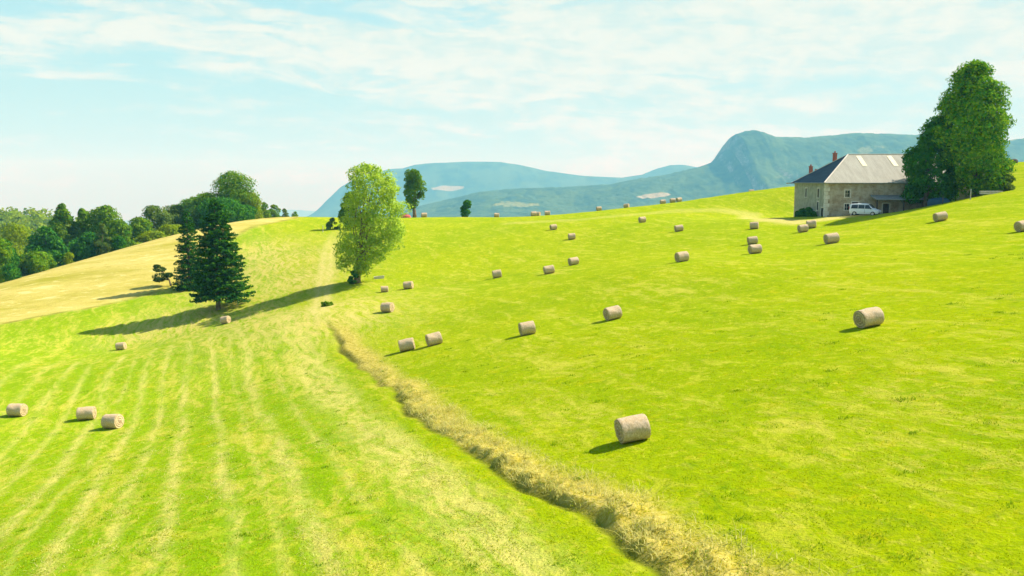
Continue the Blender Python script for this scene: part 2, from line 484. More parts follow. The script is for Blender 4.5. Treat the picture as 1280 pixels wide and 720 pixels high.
    bm = t.new('ShaderNodeBump'); bm.inputs['Strength'].default_value = .8; bm.inputs['Distance'].default_value = .22
    hgt = t.math('ADD', t.math('MULTIPLY', nD, .7), t.math('MULTIPLY', nE, .3))
    t.link(hgt, bm.inputs['Height']); t.link(bm.outputs[0], b.inputs['Normal'])
    return m


M = {}
M['ground'] = ground_material()
build_ground()

# ------------------------------------------------------------------ haze
def haze():
    m = bpy.data.materials.new('haze'); m.use_nodes = True
    t = NT(m.node_tree); t.n.clear()
    v = t.new('ShaderNodeVolumePrincipled')
    v.inputs['Color'].default_value = (.20, .70, 1, 1); v.inputs['Absorption Color'].default_value = (1, 1, 1, 1); v.inputs['Density'].default_value = HAZE
    v.inputs['Anisotropy'].default_value = .0
    out = t.new('ShaderNodeOutputMaterial'); t.link(v.outputs[0], out.inputs['Volume'])
    b = MB(); b.box((-26500, -26500, -1080), (26500, 26500, 620))
    o = b.build('haze', m); tag(o, kind='stuff')


HAZE = 1.65e-4
haze()


# ------------------------------------------------------------------ mountains
def interp(pts, x):
    pts = np.array(pts, float); return np.interp(x, pts[:, 0], pts[:, 1])


def mountain(name, ridge, Yr, depth, base_z, mat, nu=900, nv=150, rough=1., seed=0, cliff=.5, px0=None, px1=None):
    px0 = px0 or ridge[0][0]; px1 = px1 or ridge[-1][0]
    px = np.linspace(px0, px1, nu)
    py = interp(ridge, px)
    X = (px - 640) / F / cp * Yr
    top = np.array([at(a, b, Yr)[2] for a, b in zip(px, py)])
    v = np.concatenate([np.linspace(0, 1, nv), 1 + np.linspace(.02, .6, nv // 4)])
    U, Vv = np.meshgrid(X, v)
    T = np.broadcast_to(top, U.shape)
    f = np.where(Vv <= 1, (1 - cliff) * smooth(Vv, 0, 1.15) / smooth(1, 0, 1.15) + cliff * smooth(Vv, .70, 1.0), 1 - .9 * smooth(Vv, 1, 1.6))
    Yg = Yr - depth * (1 - Vv)
    sc = depth / 3.
    warp = fbm(U / sc, Yg / sc, 4, seed)
    gul = fbm(U / (sc * .35) + warp * 2.2, Yg / (sc * 1.4), 5, seed + 7, .55)
    f2 = np.clip(f + rough * .42 * gul * np.clip(1 - np.abs(Vv - .55) / .5, 0, 1) + rough * .2 * warp * np.clip(1 - np.abs(Vv - .5) / .5, 0, 1), 0, None)
    Z = base_z + (T - base_z) * f2
    # tree-top roughness
    Z = Z + rough * depth * .004 * fbm(U / 18, Yg / 18, 3, seed + 3) * (1 - .5 * (np.abs(Vv - 1) < .02))
    Z = np.where(Vv > 1.5, base_z - 20, Z)
    n, k = U.shape
    V = np.stack([U, Yg, Z], -1).reshape(-1, 3)
    i = np.arange(n - 1)[:, None]; j = np.arange(k - 1)[None]
    Fc = np.stack([i * k + j, i * k + j + 1, (i + 1) * k + j + 1, (i + 1) * k + j], -1).reshape(-1, 4)
    o = mesh_obj(name, V, Fc, mat, smooth_=True); tag(o, kind='structure')
    return o


def mountain_mat(name, clearings=(), rockz=(.55, .75), sc=.02):
    m, t, b = make_mat(name, .95, .05)
    g = t.new('ShaderNodeNewGeometry'); pos = g.outputs['Position']
    x, y, z = t.sep(pos); nz = t.sep(g.outputs['True Normal'])[2]
    n1 = t.noise(pos, sc * .12, 5, .6); n2 = t.noise(pos, sc, 5, .65); n3 = t.noise(pos, sc * .35, 4, .6)
    forest = t.mix(t.step(n2, .35, .68), (.018, .045, .016), (.055, .105, .022))
    forest = t.mix(t.step(n3, .45, .62, 0., .7), forest, (.07, .12, .03))
    meadow = t.mix(t.step(n2, .3, .7), (.20, .24, .05), (.30, .30, .08))
    col = t.mix(t.step(n1, .62, .65, 0., .6), forest, meadow)
    rock = t.mix(t.step(t.noise(t.comb(x, y, t.math('MULTIPLY', z, 3.)), sc * 1.2, 5, .65), .35, .65), (.30, .27, .21), (.12, .14, .08))
    rf = t.math('MULTIPLY', t.step(nz, rockz[0], rockz[1], 1., 0.), t.step(n3, .38, .55, .2, .9))
    col = t.mix(rf, col, rock)
    for (cx, cy, rx_, ry_) in clearings:   # mown or ploughed fields among the woods
        ex = t.math('DIVIDE', t.math('SUBTRACT', x, cx), rx_); ey = t.math('DIVIDE', t.math('SUBTRACT', y, cy), ry_)
        e = t.math('ADD', t.math('MULTIPLY', ex, ex), t.math('MULTIPLY', ey, ey))
        e = t.math('ADD', e, t.math('MULTIPLY', t.math('SUBTRACT', n3, .5), 1.6))
        col = t.mix(t.step(e, .8, 1.1, .95, 0.), col, (.34, .30, .17))
    t.link(col, b.inputs['Base Color'])
    bm = t.new('ShaderNodeBump'); bm.inputs['Strength'].default_value = 1.; bm.inputs['Distance'].default_value = 8.
    t.link(n2, bm.inputs['Height']); t.link(bm.outputs[0], b.inputs['Normal'])
    return m


RIDGE_A = [(355, 290), (380, 274), (397, 267), (405, 260), (415, 248), (430, 233), (450, 221), (490, 211), (505, 210.5), (520, 206), (545, 203.5), (585, 202), (625, 202),
           (650, 206), (680, 213), (730, 220), (775, 222), (800, 218.5), (818, 211), (835, 206), (850, 206), (868, 209), (900, 214), (1000, 218), (1200, 230), (1700, 250)]
RIDGE_B = [(380, 320), (440, 290), (480, 272), (510, 262), (540, 254), (570, 247), (600, 240), (640, 236), (700, 234), (760, 231), (790, 225), (815, 221), (850, 213.5), (880, 206), (893, 200), (899, 192), (906, 186), (909, 175),
           (915, 167), (925, 163.5), (938, 163), (948, 167), (962, 171.5), (1000, 173), (1030, 170), (1062, 167), (1085, 168.5), (1105, 167), (1145, 168), (1180, 174),
           (1215, 178), (1245, 177), (1262, 173), (1280, 170), (1330, 166), (1450, 172), (1700, 200)]
mountain('far_mountain', RIDGE_A, 7800, 2200, -310, mountain_mat('far_forest', [((560 - 640) / F * 7400, 7380, 130, 32)], sc=.012), seed=3, rough=.5)
mountain('wooded_mountain', RIDGE_B, 4300, 1900, -170, mountain_mat('near_forest', [((815 - 640) / F * 3950, 3940, 75, 32)], sc=.02), seed=11, rough=1.25, cliff=.45)
mountain('hazy_ridge', [(250, 268), (300, 264), (345, 262), (375, 262.5), (400, 264), (440, 268), (520, 275)], 19000, 2500, -800, mountain_mat('hazy_forest', sc=.006), nu=200, nv=40, seed=23, rough=.3)
hill = mountain('wooded_hill', [(-700, 250), (-300, 262), (-60, 271), (0, 270), (35, 269), (58, 271), (90, 280), (140, 295), (190, 315), (260, 350)], 620, 260, -60, mountain_mat('hill_forest', sc=.08), nu=400, nv=80, seed=31, rough=.3, cliff=.1)


# ------------------------------------------------------------------ foliage
def leaf_mat(name, c1, c2, c3, trans=.35, scale=.6):
    m = bpy.data.materials.new(name); m.use_nodes = True
    t = NT(m.node_tree); t.n.clear()
    g = t.new('ShaderNodeNewGeometry'); co = t.new('ShaderNodeTexCoord').outputs['Object']
    r = g.outputs['Random Per Island']
    n = t.noise(co, scale, 3, .6)
    c = t.mix(t.step(n, .35, .65), c1, c2)
    c = t.mix(t.math('MULTIPLY', t.step(r, .3, 1.), .55), c, c3)
    d = t.new('ShaderNodeBsdfDiffuse'); t.link(c, d.inputs[0])
    tr = t.new('ShaderNodeBsdfTranslucent'); t.link(c, tr.inputs[0])
    mx = t.new('ShaderNodeMixShader'); mx.inputs[0].default_value = trans
    t.link(d.outputs[0], mx.inputs[1]); t.link(tr.outputs[0], mx.inputs[2])
    o = t.new('ShaderNodeOutputMaterial'); t.link(mx.outputs[0], o.inputs[0])
    return m


M['leaf_ash'] = leaf_mat('ash_leaves', (.28, .47, .03), (.42, .58, .04), (.60, .70, .12), .5)
M['leaf_maple'] = leaf_mat('maple_leaves', (.040, .22, .012), (.16, .38, .008), (.46, .58, .010), .24)
M['leaf_shade'] = leaf_mat('dark_leaves', (.022, .15, .014), (.058, .22, .012), (.13, .28, .010), .25)  # dark foliage; also puts the tall tree's shaded side into leaf colour
M['leaf_wood'] = leaf_mat('wood_leaves', (.060, .20, .010), (.15, .30, .008), (.28, .38, .012), .38)
M['leaf_lime'] = leaf_mat('lime_leaves', (.17, .30, .004), (.26, .36, .005), (.34, .40, .01), .42)
M['leaf_grey'] = leaf_mat('grey_green_leaves', (.08, .17, .025), (.15, .24, .03), (.24, .31, .04), .36)
M['needle'] = leaf_mat('dark_needles', (.012, .090, .010), (.034, .145, .010), (.12, .27, .010), .22, .9)
M['needle_pine'] = leaf_mat('pine_needles', (.04, .10, .02), (.07, .14, .02), (.11, .17, .03), .15)
M['bark'] = noisy_mat('bark', (.10, .075, .045), (.22, .17, .11), 2.5, .95, .1, .6, 12)
M['bark_pale'] = noisy_mat('pale_bark', (.17, .13, .06), (.28, .22, .12), 2.5, .95, .1, .5, 12)


def leaf_cards(rng, P, N, size, jit=.9, aspect=.6, hang=0.):
    """a diamond-shaped leaf spray per point, facing roughly along N"""
    n = len(P)
    N = N + jit * rng.normal(size=(n, 3)); N /= np.linalg.norm(N, axis=1, keepdims=True) + 1e-9
    a = np.cross(N, rng.normal(size=(n, 3))); a[:, 2] -= hang; a -= N * (a * N).sum(1, keepdims=True)
    a /= np.linalg.norm(a, axis=1, keepdims=True) + 1e-9
    b = np.cross(N, a)
    s = (size * rng.uniform(.55, 1.35, n))[:, None]; w = s * aspect
    bend = N * s * .22
    V = np.stack([P - a * s * .5 - bend, P + b * w * .5 + a * s * .05, P + a * s * .6 - bend * .6, P - b * w * .5 + a * s * .05], 1).reshape(-1, 3)
    return V, np.arange(n * 4).reshape(n, 4)


def limbs(rng, H, r0, tips, lean=(0, 0), fork=.3):
    mb = MB()
    top = np.array((lean[0], lean[1], H * .82))
    tr = [np.array((0, 0, -.4))] + [np.array((0, 0, 0)) + (top * k) + rng.normal(size=3) * (.02 * H * k, .02 * H * k, 0) for k in (.08, .25, .45, .65, .85, 1)]
    rr = [r0 * 1.35, r0 * 1.05, r0 * .85, r0 * .65, r0 * .45, r0 * .25, r0 * .08]
    mb.tube(tr, rr, 9)
    for tip in tips:
        z0 = min(max(tip[2] * rng.uniform(.3, .62), H * fork * .6), H * .75)
        k = z0 / (H * .82); st = top * k
        mid = st * .45 + np.array(tip) * .55 + np.array((0, 0, .05 * H)) * rng.uniform(.2, 1) 
        mid[:2] = st[:2] * .4 + np.array(tip[:2]) * .6
        r = r0 * .38 * (1 - .5 * k)
        mb.tube([st, (st + mid) / 2 + rng.normal(size=3) * .02 * H, mid, tip], [r, r * .7, r * .45, r * .12], 5)
    return mb


def broadleaf(name, loc, prof, leaf, bark, label, cat='tree', group=None, n_lobes=46, n_leaf=9000, size=.42, lobe=.30, r0=None,
              seed=1, trunk_name='trunk', low=.75, loose=0., form=.55, rz=0., yscale=.9, twig=14, lean=(0, 0)):
    """prof: rows (z, x_left, x_right) in metres around the trunk, bottom to top"""
    rng = np.random.default_rng(seed)
    prof = np.array(prof, float); H = prof[-1, 0]; z0 = prof[0, 0]
    zs = np.linspace(z0, H, 200); xl = np.interp(zs, prof[:, 0], prof[:, 1]); xr = np.interp(zs, prof[:, 0], prof[:, 2])
    w = (xr - xl); wmax = w.max(); pr = w + .15 * wmax; pr /= pr.sum()
    C = []; S = []
    for i in range(n_lobes):
        k = int(np.searchsorted(np.cumsum(pr), (i + rng.uniform()) / n_lobes)); k = min(k, 199); z = zs[k]; hw = w[k] / 2; xc = (xl[k] + xr[k]) / 2
        rad = lobe * wmax * .5 * rng.uniform(.65, 1.2)
        rad = min(rad, max(hw * .9, .22 * rad + .25))
        th = rng.uniform(0, 2 * np.pi); ro = rng.uniform(.35, 1.) ** .6
        q = max(hw - rad * .80, 0)
        zc = min(max(z, z0 + rad * .5), H - rad * .95)
        C.append((xc + ro * q * math.cos(th), ro * q * math.sin(th) * yscale, zc)); S.append(rad)
    C.append(((xl[-8] + xr[-8]) / 2, 0, H - .6 * S[0])); S.append(S[0] * .55)
    C = np.array(C); S = np.array(S)
    wts = S ** 2; wts /= wts.sum(); li = rng.choice(len(C), n_leaf, p=wts)
    D = rng.normal(size=(n_leaf, 3)); D[:, 2] += .25; D /= np.linalg.norm(D, axis=1, keepdims=True)
    rr = S[li] * (rng.uniform(.45, 1., n_leaf) ** .5) * rng.uniform(.9, 1.12 + loose, n_leaf)
    # clumpy surface
    cl = 1 + .28 * fbm(D[:, 0] * 2.5 + li * 3.1, D[:, 1] * 2.5 + D[:, 2] * 2, 2, seed)
    P = C[li] + D * (rr * cl)[:, None] * np.array((1, 1, low))
    G = P - np.array((np.mean(xl + xr) / 2, 0, (z0 + H) * .48)); G /= np.array((wmax, wmax, (H - z0) * .9)); G /= np.linalg.norm(G, axis=1, keepdims=True) + 1e-6
    V, Fc = leaf_cards(rng, P, .65 * D + form * G, size, .55)
    t = empty(name, loc, rz, label, cat, group)
    mesh_obj('crown', V, Fc, M[leaf], t)
    tips = [tuple(C[i] * (.9, .9, 1)) for i in rng.choice(len(C) - 1, min(twig, len(C) - 1), replace=False)]
    limbs(rng, H, r0 or .022 * H, tips, lean).build(trunk_name, M[bark], t, True)
    return t


def px_prof(bx, by, Y, rows):
    """outline rows (py, px_left, px_right) -> metres round the foot of the trunk"""
    k = Y / F
    return [((by - y) * k, (a - bx) * k, (b - bx) * k) for y, a, b in sorted(rows, key=lambda r: -r[0])]


def foot(px, py):
    p = hit(px, py); return np.array((p[0], p[1], gz(p[0], p[1])))


def footY(px, Y):
    x = (px - 640) / F / cp * Y * .9985
    return np.array((x, Y, gz(x, Y)))


def spread_stuff(): pass


# the light green ash standing at the head of the ditch
ashf = foot(446, 353)
ash_Y = ashf[1]
broadleaf('ash_tree', ashf, px_prof(446, 353, ash_Y, [
    (341, 440, 458), (330, 420, 472), (318, 417, 496), (305, 418, 508), (292, 420, 511), (280, 425, 512), (268, 428, 513), (255, 425, 515), (243, 426, 512), (230, 428, 503), (218, 432, 491), (210, 440, 484), (204, 458, 468)]),
    'leaf_ash', 'bark_pale', 'tall airy light green tree standing alone at the head of the ditch', n_lobes=150, n_leaf=18500, size=.33, lobe=.20, seed=4,
    loose=.25, r0=.42, twig=26, lean=(1.6, 0), low=.85)
broadleaf('ivy_bush', ashf + (-.25, -.7, 0), [(-.1, -1.0, .9), (.6, -1.15, 1.1), (1.3, -.9, .8), (1.9, -.4, .5)], 'leaf_shade', 'bark',
          'dark green bush wrapped round the foot of the tall light green tree', 'bush', n_lobes=14, n_leaf=1500, size=.25, seed=8, trunk_name='stem', r0=.05, twig=5)

# ---- conifers
def conifer(loc, H, Rb, label, seed, z0=.09, n_whorl=30, dens=1., leaf='needle', power=.85, group=None, r0=None, name='spruce_tree', asym=.12, top=.04):
    rng = np.random.default_rng(seed)
    t = empty(name, loc, 0, label, 'tree', group)
    mb = MB(); r0 = r0 or .018 * H
    mb.tube([(0, 0, -.5), (0, 0, H * .1), (0.03 * H * .2, 0, H * .5), (0, 0, H * .97)], [r0 * 1.3, r0, r0 * .6, r0 * .1], 9)
    PP = []; NN = []; SS = []
    for i in range(n_whorl):
        k = i / (n_whorl - 1); zw = H * (z0 + (1 - z0) * k ** .95)
        rad = Rb * ((1 - k) ** power * (1 - top) + top)
        nb = int(7 + 8 * (1 - k))
        for b in range(nb):
            th = 2 * np.pi * (b + rng.uniform(-.35, .35)) / nb + i * 1.1
            z = min(max(zw + rng.uniform(-.7, .7) * 1.6 * H / n_whorl, H * z0 * .95), H * .985)
            L = rad * rng.uniform(.72, 1.12) * (1 + asym * math.cos(th - 1))
            droop = L * (.30 * (1 - k) - .12 * k) + rng.uniform(-.1, .1) * L
            m = max(6, int(L * 17 * dens))
            s = rng.uniform(.12, 1., m) ** .7
            x = s * L; zz = z - droop * s ** 1.3 + .22 * L * (s ** 3) * (1 - k)
            side = rng.normal(size=m) * .16 * L * (1.15 - s) + rng.normal(size=m) * .05
            P = np.stack([x * math.cos(th) - side * math.sin(th), x * math.sin(th) + side * math.cos(th), zz - np.abs(rng.normal(size=m)) * .12], 1)
            PP.append(P); NN.append(np.tile((math.cos(th) * .45, math.sin(th) * .45, .9), (m, 1)))
            if i % 2 == 0 and b % 2 == 0:
                mb.tube([(0, 0, z), (math.cos(th) * L * .85, math.sin(th) * L * .85, z - droop * .8)], [r0 * .22 * (1.1 - k), .01], 4, False)
    P = np.concatenate(PP); N = np.concatenate(NN)
    V, Fc = leaf_cards(rng, P, N, .017 * H + .08, .7, .5, .6)
    mesh_obj('crown', V, Fc, M[leaf], t); mb.build('trunk', M['bark'], t, True)
    return t


c1 = foot(273, 387)
kk = c1[1] / F
conifer(c1, (387 - 247) * kk, 39 * kk, 'big dark green spruce with a short bare trunk, front one of the two spruces', 3, z0=.13, n_whorl=44, dens=1.5, power=.62)
c2 = foot(237, 361)
kk = c2[1] / F
conifer(c2, (361 - 262) * kk, 23 * kk, 'dark blue green spruce close behind the biggest spruce', 5, z0=.03, n_whorl=32, dens=1.3, power=.6, top=.06)
# small pine with two flat tufts of needles beside the spruces
c3 = foot(214, 357)
def small_pine():
    rng = np.random.default_rng(12); k = c3[1] / F
    t = empty('pine_tree', c3, 0, 'small lopsided pine with flat tufts of foliage left of the spruce pair', 'tree')
    mb = MB(); PP = []; mb.tube([(0, 0, -.3), (-.2 * k * 10, 0, 1.0), (-1.2, 0, 2.2), (-2.1, 0, 3.6)], [.16, .13, .09, .04], 7)
    for (x, z, rx, rz_) in ((-14, 21, 8, 3.4), (-17, 25, 4.5, 2), (-12, 12, 11, 4.6), (-3, 14, 6, 3), (-15, 8, 7, 3.)):
        c = np.array((x, 0, z)) * k; n = 330
        D = rng.normal(size=(n, 3)); D /= np.linalg.norm(D, axis=1, keepdims=True)
        PP.append(c + D * np.array((rx * k, rx * k, rz_ * k)) * (rng.uniform(.3, 1, n) ** .4)[:, None])
        mb.tube([(-.5, 0, 1.0), tuple(c)], [.07, .02], 5)
    P = np.concatenate(PP); V, Fc = leaf_cards(rng, P, np.tile((0, 0, 1.), (len(P), 1)), .34, .7, .5)
    mesh_obj('crown', V, Fc, M['needle_pine'], t); mb.build('trunk', M['bark'], t, True)
small_pine()

# ---- trees beside the farmhouse
bt = footY(1212, 133)
mp = px_prof(1212, 251, 133, [
    (247, 1196, 1236), (240, 1186, 1250), (230, 1176, 1256), (218, 1170, 1258), (205, 1164, 1257), (190, 1160, 1254), (178, 1152, 1256), (165, 1152, 1254), (150, 1158, 1250), (138, 1161, 1249),
    (125, 1166, 1244), (112, 1172, 1236), (100, 1177, 1229), (90, 1184, 1225), (83, 1192, 1216)])
broadleaf('maple_tree', bt, mp, 'leaf_maple', 'bark', 'very tall dense green tree right of the farmhouse, bright on its sunny side', n_lobes=230, n_leaf=46000, size=.38, lobe=.26, form=.9, seed=14, r0=.5, twig=20)
lt = footY(1152, 136.5)  # separate dark-leaved tree that paints the tall tree's shaded left side
broadleaf('maple_shaded_side', lt, px_prof(1152, 262, 136.5, [
    (256, 1128, 1190), (248, 1121, 1195), (238, 1119, 1198), (225, 1119, 1198), (212, 1118, 1196), (200, 1122, 1194), (188, 1127, 1192), (174, 1134, 1192), (160, 1143, 1190), (147, 1154, 1186)]),
    'leaf_shade', 'bark', 'broad dark green crown painted as the shaded left side of its tall neighbour, against the farmhouse front', n_lobes=110, n_leaf=19000, size=.40, lobe=.28, seed=15, r0=.35)
broadleaf('shrub', footY(1247, 131), [(-.1, -1.5, 1.3), (1.2, -1.9, 1.7), (2.4, -1.7, 1.5), (3.6, -1.0, .9), (4.4, -.3, .4)], 'leaf_grey', 'bark',
          'pale grey green shrub at the right foot of the tallest tree', 'shrub', n_lobes=20, n_leaf=2600, size=.3, seed=16, trunk_name='stem', r0=.07)

# ---- trees on the far side of the field
tk = footY(519, 226)
broadleaf('oak_tree', tk, px_prof(519, 272, 226, [
    (262, 512, 520), (252, 507, 527), (245, 504, 536), (236, 504, 537), (228, 504, 536), (222, 506, 531), (216, 508, 527), (211, 513, 523)]),
    'leaf_wood', 'bark', 'tall dark green tree with a bare trunk on the crest beside the red heap', n_lobes=44, n_leaf=6000, size=.5, lobe=.36, seed=17, r0=.45)
sb = footY(583, 222)
broadleaf('round_tree', sb, px_prof(583, 271, 222, [
    (271, 576, 588), (264, 575, 590), (258, 575, 592), (253, 577, 591), (249, 581, 588)]),
    'leaf_shade', 'bark', 'small round dark green tree alone on the crest of the field', n_lobes=16, n_leaf=2200, size=.45, lobe=.5, seed=18, r0=.15, twig=5)
broadleaf('roadside_tree', footY(437, 196), px_prof(432, 290, 196, [
    (288, 424, 441), (278, 419, 445), (265, 420, 446), (252, 424, 446), (243, 430, 443)]),
    'leaf_wood', 'bark', 'dark tree half hidden behind the tall light green tree by the track', n_lobes=26, n_leaf=4200, size=.45, lobe=.4, seed=19, r0=.2, twig=8)
broadleaf('bush', footY(417, 194), [(-.1, -1.8, 1.6), (.9, -1.9, 1.9), (1.9, -1.1, 1.2), (2.7, -.3, .5)], 'leaf_grey', 'bark',
          'low grey green bush beside the track, left of the tall light green tree', 'bush', n_lobes=12, n_leaf=1300, size=.35, seed=20, trunk_name='stem', r0=.06, twig=5)
broadleaf('bush', foot(408, 381), [(-.1, -.9, 1.0), (.25, -1.0, 1.0), (.45, -.7, .7), (.6, -.3, .3)], 'leaf_wood', 'bark',
          'small dark bush in the shade hollow left of the tall light green tree', 'bush', n_lobes=8, n_leaf=900, size=.22, seed=22, trunk_name='stem', r0=.05, twig=4)

# ---- the wood behind the dry hillside: (foot px, top py, width px, distance, leaves, shape, label)
rounds = [(0, .30, .30), (.12, .42, .40), (.35, .5, .5), (.6, .46, .46), (.8, .33, .33), (.93, .2, .18), (1, .06, .06)]
tallish = [(0, .3, .3), (.15, .42, .42), (.4, .5, .48), (.65, .36, .38), (.85, .2, .22), (1, .05, .05)]
WOOD = [
    (-120, 285, 75, 190, 'leaf_wood', 'r', 'mid green tree outside the left edge of the wood'),
    (-60, 290, 70, 185, 'leaf_shade', 'r', 'dark tree at the outer left end of the wood'),
    (-12, 296, 52, 172, 'leaf_wood', 'r', 'leafy green tree cut by the left edge of the photo'),
    (8, 300, 30, 176, 'leaf_shade', 't', 'dark upright tree nearest the left edge above the dry slope'),
    (20, 279, 72, 225, 'leaf_lime', 'r', 'yellow green tree behind the dark ones at far left'),
    (-20, 277, 60, 240, 'leaf_lime', 'r', 'pale yellow green tree top at the left edge of the photo'),
    (60, 284, 44, 208, 'leaf_shade', 'r', 'very dark tree between the yellow green tree and the pointed one'),
    (44, 314, 40, 182, 'leaf_wood', 'r', 'low mid green tree in front of the dark gap at left'),
    (82, 256, 32, 212, 'leaf_wood', 't', 'tall narrow tree with a sunny olive top, leftmost high point of the wood'),
    (70, 296, 30, 200, 'leaf_shade', 'r', 'shadowy tree below the tall narrow olive topped one'),
    (107, 262, 26, 214, 'leaf_wood', 't', 'slim dark green tree right of the olive topped one'),
    (112, 290, 44, 206, 'leaf_shade', 'r', 'squat dark tree filling the black gap above the hillside'),
    (136, 257, 46, 212, 'leaf_wood', 'r', 'broad green tree with a thin dead spike at its top left'),
    (131, 280, 19, 200, 'leaf_grey', 't', 'pale slender tree in front of the broad one'),
    (152, 275, 30, 205, 'leaf_wood', 'r', 'rounded green tree at the right shoulder of the broad one'),
    (168, 303, 26, 208, 'leaf_lime', 'r', 'low yellow green bush like tree on the hillside rim'),
    (178, 272, 34, 226, 'leaf_wood', 'r', 'mid green tree in the dip of the skyline'),
    (196, 257, 44, 236, 'leaf_grey', 'r', 'greyish feathery tree on the skyline left of the spruces'),
    (196, 288, 36, 222, 'leaf_lime', 'r', 'bright yellow green tree on the rim below the feathery one'),
    (218, 280, 34, 226, 'leaf_lime', 'r', 'bright yellow green tree nearest the spruces on the rim'),
    (222, 256, 40, 244, 'leaf_grey', 'r', 'pale feathery tree on the skyline just left of the spruces'),
    (246, 246, 44, 246, 'leaf_wood', 'r', 'olive green tree top rising behind the spruces'),
    (262, 241, 44, 240, 'leaf_wood', 'r', 'rounded tree directly behind the tips of the spruces'),
    (292, 214, 62, 246, 'leaf_wood', 'r', 'highest and widest tree of the wood, right of the spruces'),
    (281, 246, 50, 236, 'leaf_shade', 'r', 'dark bushy tree under the left side of the highest one'),
    (313, 240, 36, 246, 'leaf_lime', 'r', 'yellow green tree at the right shoulder of the highest one'),
    (306, 256, 30, 240, 'leaf_shade', 'r', 'small dark tree below the highest tree on its right'),
    (333, 253, 15, 268, 'leaf_wood', 't', 'small pointed green tree right of the highest tree'),
    (345, 256, 17, 275, 'leaf_wood', 'r', 'small round green tree, second after the wood ends'),
    (358, 261, 14, 290, 'leaf_grey', 't', 'tiny pointed tree near the right end of the dry crest'),
    (371, 265, 14, 300, 'leaf_wood', 'r', 'tiny low tree at the right end of the dry crest'),
]
for i, (px, top, w, Y, leaf, shp, label) in enumerate(WOOD):
    f = footY(px, Y); topz = at(px, top, Y)[2]
    H = (topz - f[2]) * 1.03; wm = w * Y / F * (1.28 if px < 325 else 1.5)
    vis = min(H, wm * 1.7)                                        # crowns start low, trunks stand in the undergrowth
    prof = [(H - vis + vis * z, -a * wm, b * wm) for z, a, b in (rounds if shp == 'r' else tallish)]
    big = w > 24
    broadleaf({'leaf_lime': 'hazel_tree', 'leaf_grey': 'willow_tree'}.get(leaf, 'beech_tree'), f, prof, leaf, 'bark', label, group='trees of the wood behind the dry hillside',
              n_lobes=44 if big else 20, n_leaf=(14000 if w > 60 else 9000) if big else 2200, size=.52, lobe=.36, seed=50 + i, r0=.02 * H, twig=6, loose=.1)
for px, py, w, h, leaf, lab in ((88, 334, 17, 15, 'leaf_lime', 'small rounded green bush alone on the rim of the dry hillside'),
                               (48, 346, 30, 20, 'leaf_wood', 'wide mid green bush at the foot of the wood'),
                               (152, 322, 22, 18, 'leaf_shade', 'dark bush under the pale slender tree'),
                               (14, 356, 26, 22, 'leaf_shade', 'dark bush on the hillside rim at far left')):
    Y = interp([(c[0], c[2]) for c in CREST], px) + 1.5
    f = footY(px, Y); k = Y / F
    hh = (h * k) + max(0, at(px, py, Y)[2] - f[2])
    broadleaf('bush', f, [(-.1, -w * k * .4, w * k * .4), (hh * .4, -w * k * .5, w * k * .5), (hh * .75, -w * k * .4, w * k * .38), (hh, -w * k * .12, w * k * .12)],
              leaf, 'bark', lab, 'bush', n_lobes=16, n_leaf=1900, size=.38, lobe=.5, seed=90 + px, trunk_name='stem', r0=.06, twig=4)


def distant_wood():
    rng = np.random.default_rng(5); me = hill.data
    co = np.empty(len(me.vertices) * 3); me.vertices.foreach_get('co', co); co = co.reshape(-1, 3)
    px = 640 + F * cp * co[:, 0] / co[:, 1]
    ok = np.where((px > -260) & (px < 230) & (co[:, 1] > 480) & (co[:, 1] < 632))[0]
    C = co[rng.choice(ok, 700, replace=False)]; rad = rng.uniform(3.5, 7, 700); k = np.repeat(np.arange(700), 55)
    D = rng.normal(size=(len(k), 3)); D[:, 2] = np.abs(D[:, 2]); D /= np.linalg.norm(D, axis=1, keepdims=True)
    P = C[k] + D * rad[k][:, None] * rng.uniform(.8, 1.1, (len(k), 1)) * (1, 1, 1.15) - (0, 0, 1.5)
    V, Fc = leaf_cards(rng, P, D, 2.4, .5, .8)
    tag(mesh_obj('distant_wood', V, Fc, M['leaf_lime']), kind='stuff')


distant_wood()

# ------------------------------------------------------------------ hay bales
def net_material():
    m, t, b = make_mat('net_wrapped_straw', .75, .2)
    co = t.new('ShaderNodeTexCoord').outputs['Object']; x, y, z = t.sep(co)
    th = t.math('ARCTAN2', z, y)
    v = t.comb(t.math('MULTIPLY', x, 1.), t.math('MULTIPLY', th, .35), 0.)
    n = t.noise(v, 14, 6, .7, .4); n2 = t.noise(co, 2.2, 4, .6); n3 = t.noise(co, 45, 3, .7)
    c = t.ramp(n, [(.25, (.27, .185, .085)), (.45, (.46, .34, .18)), (.6, (.57, .44, .26)), (.8, (.70, .58, .38))])
    c = t.mix(t.math('MULTIPLY', t.step(n2, .4, .7), .35), c, (.46, .41, .34))
    c = t.mix(t.step(n3, .55, .8, 0., .35), c, (.62, .58, .50))
    t.link(c, b.inputs['Base Color'])
    bm = t.new('ShaderNodeBump'); bm.inputs['Strength'].default_value = .7; bm.inputs['Distance'].default_value = .03
    t.link(n, bm.inputs['Height']); t.link(bm.outputs[0], b.inputs['Normal'])
    return m


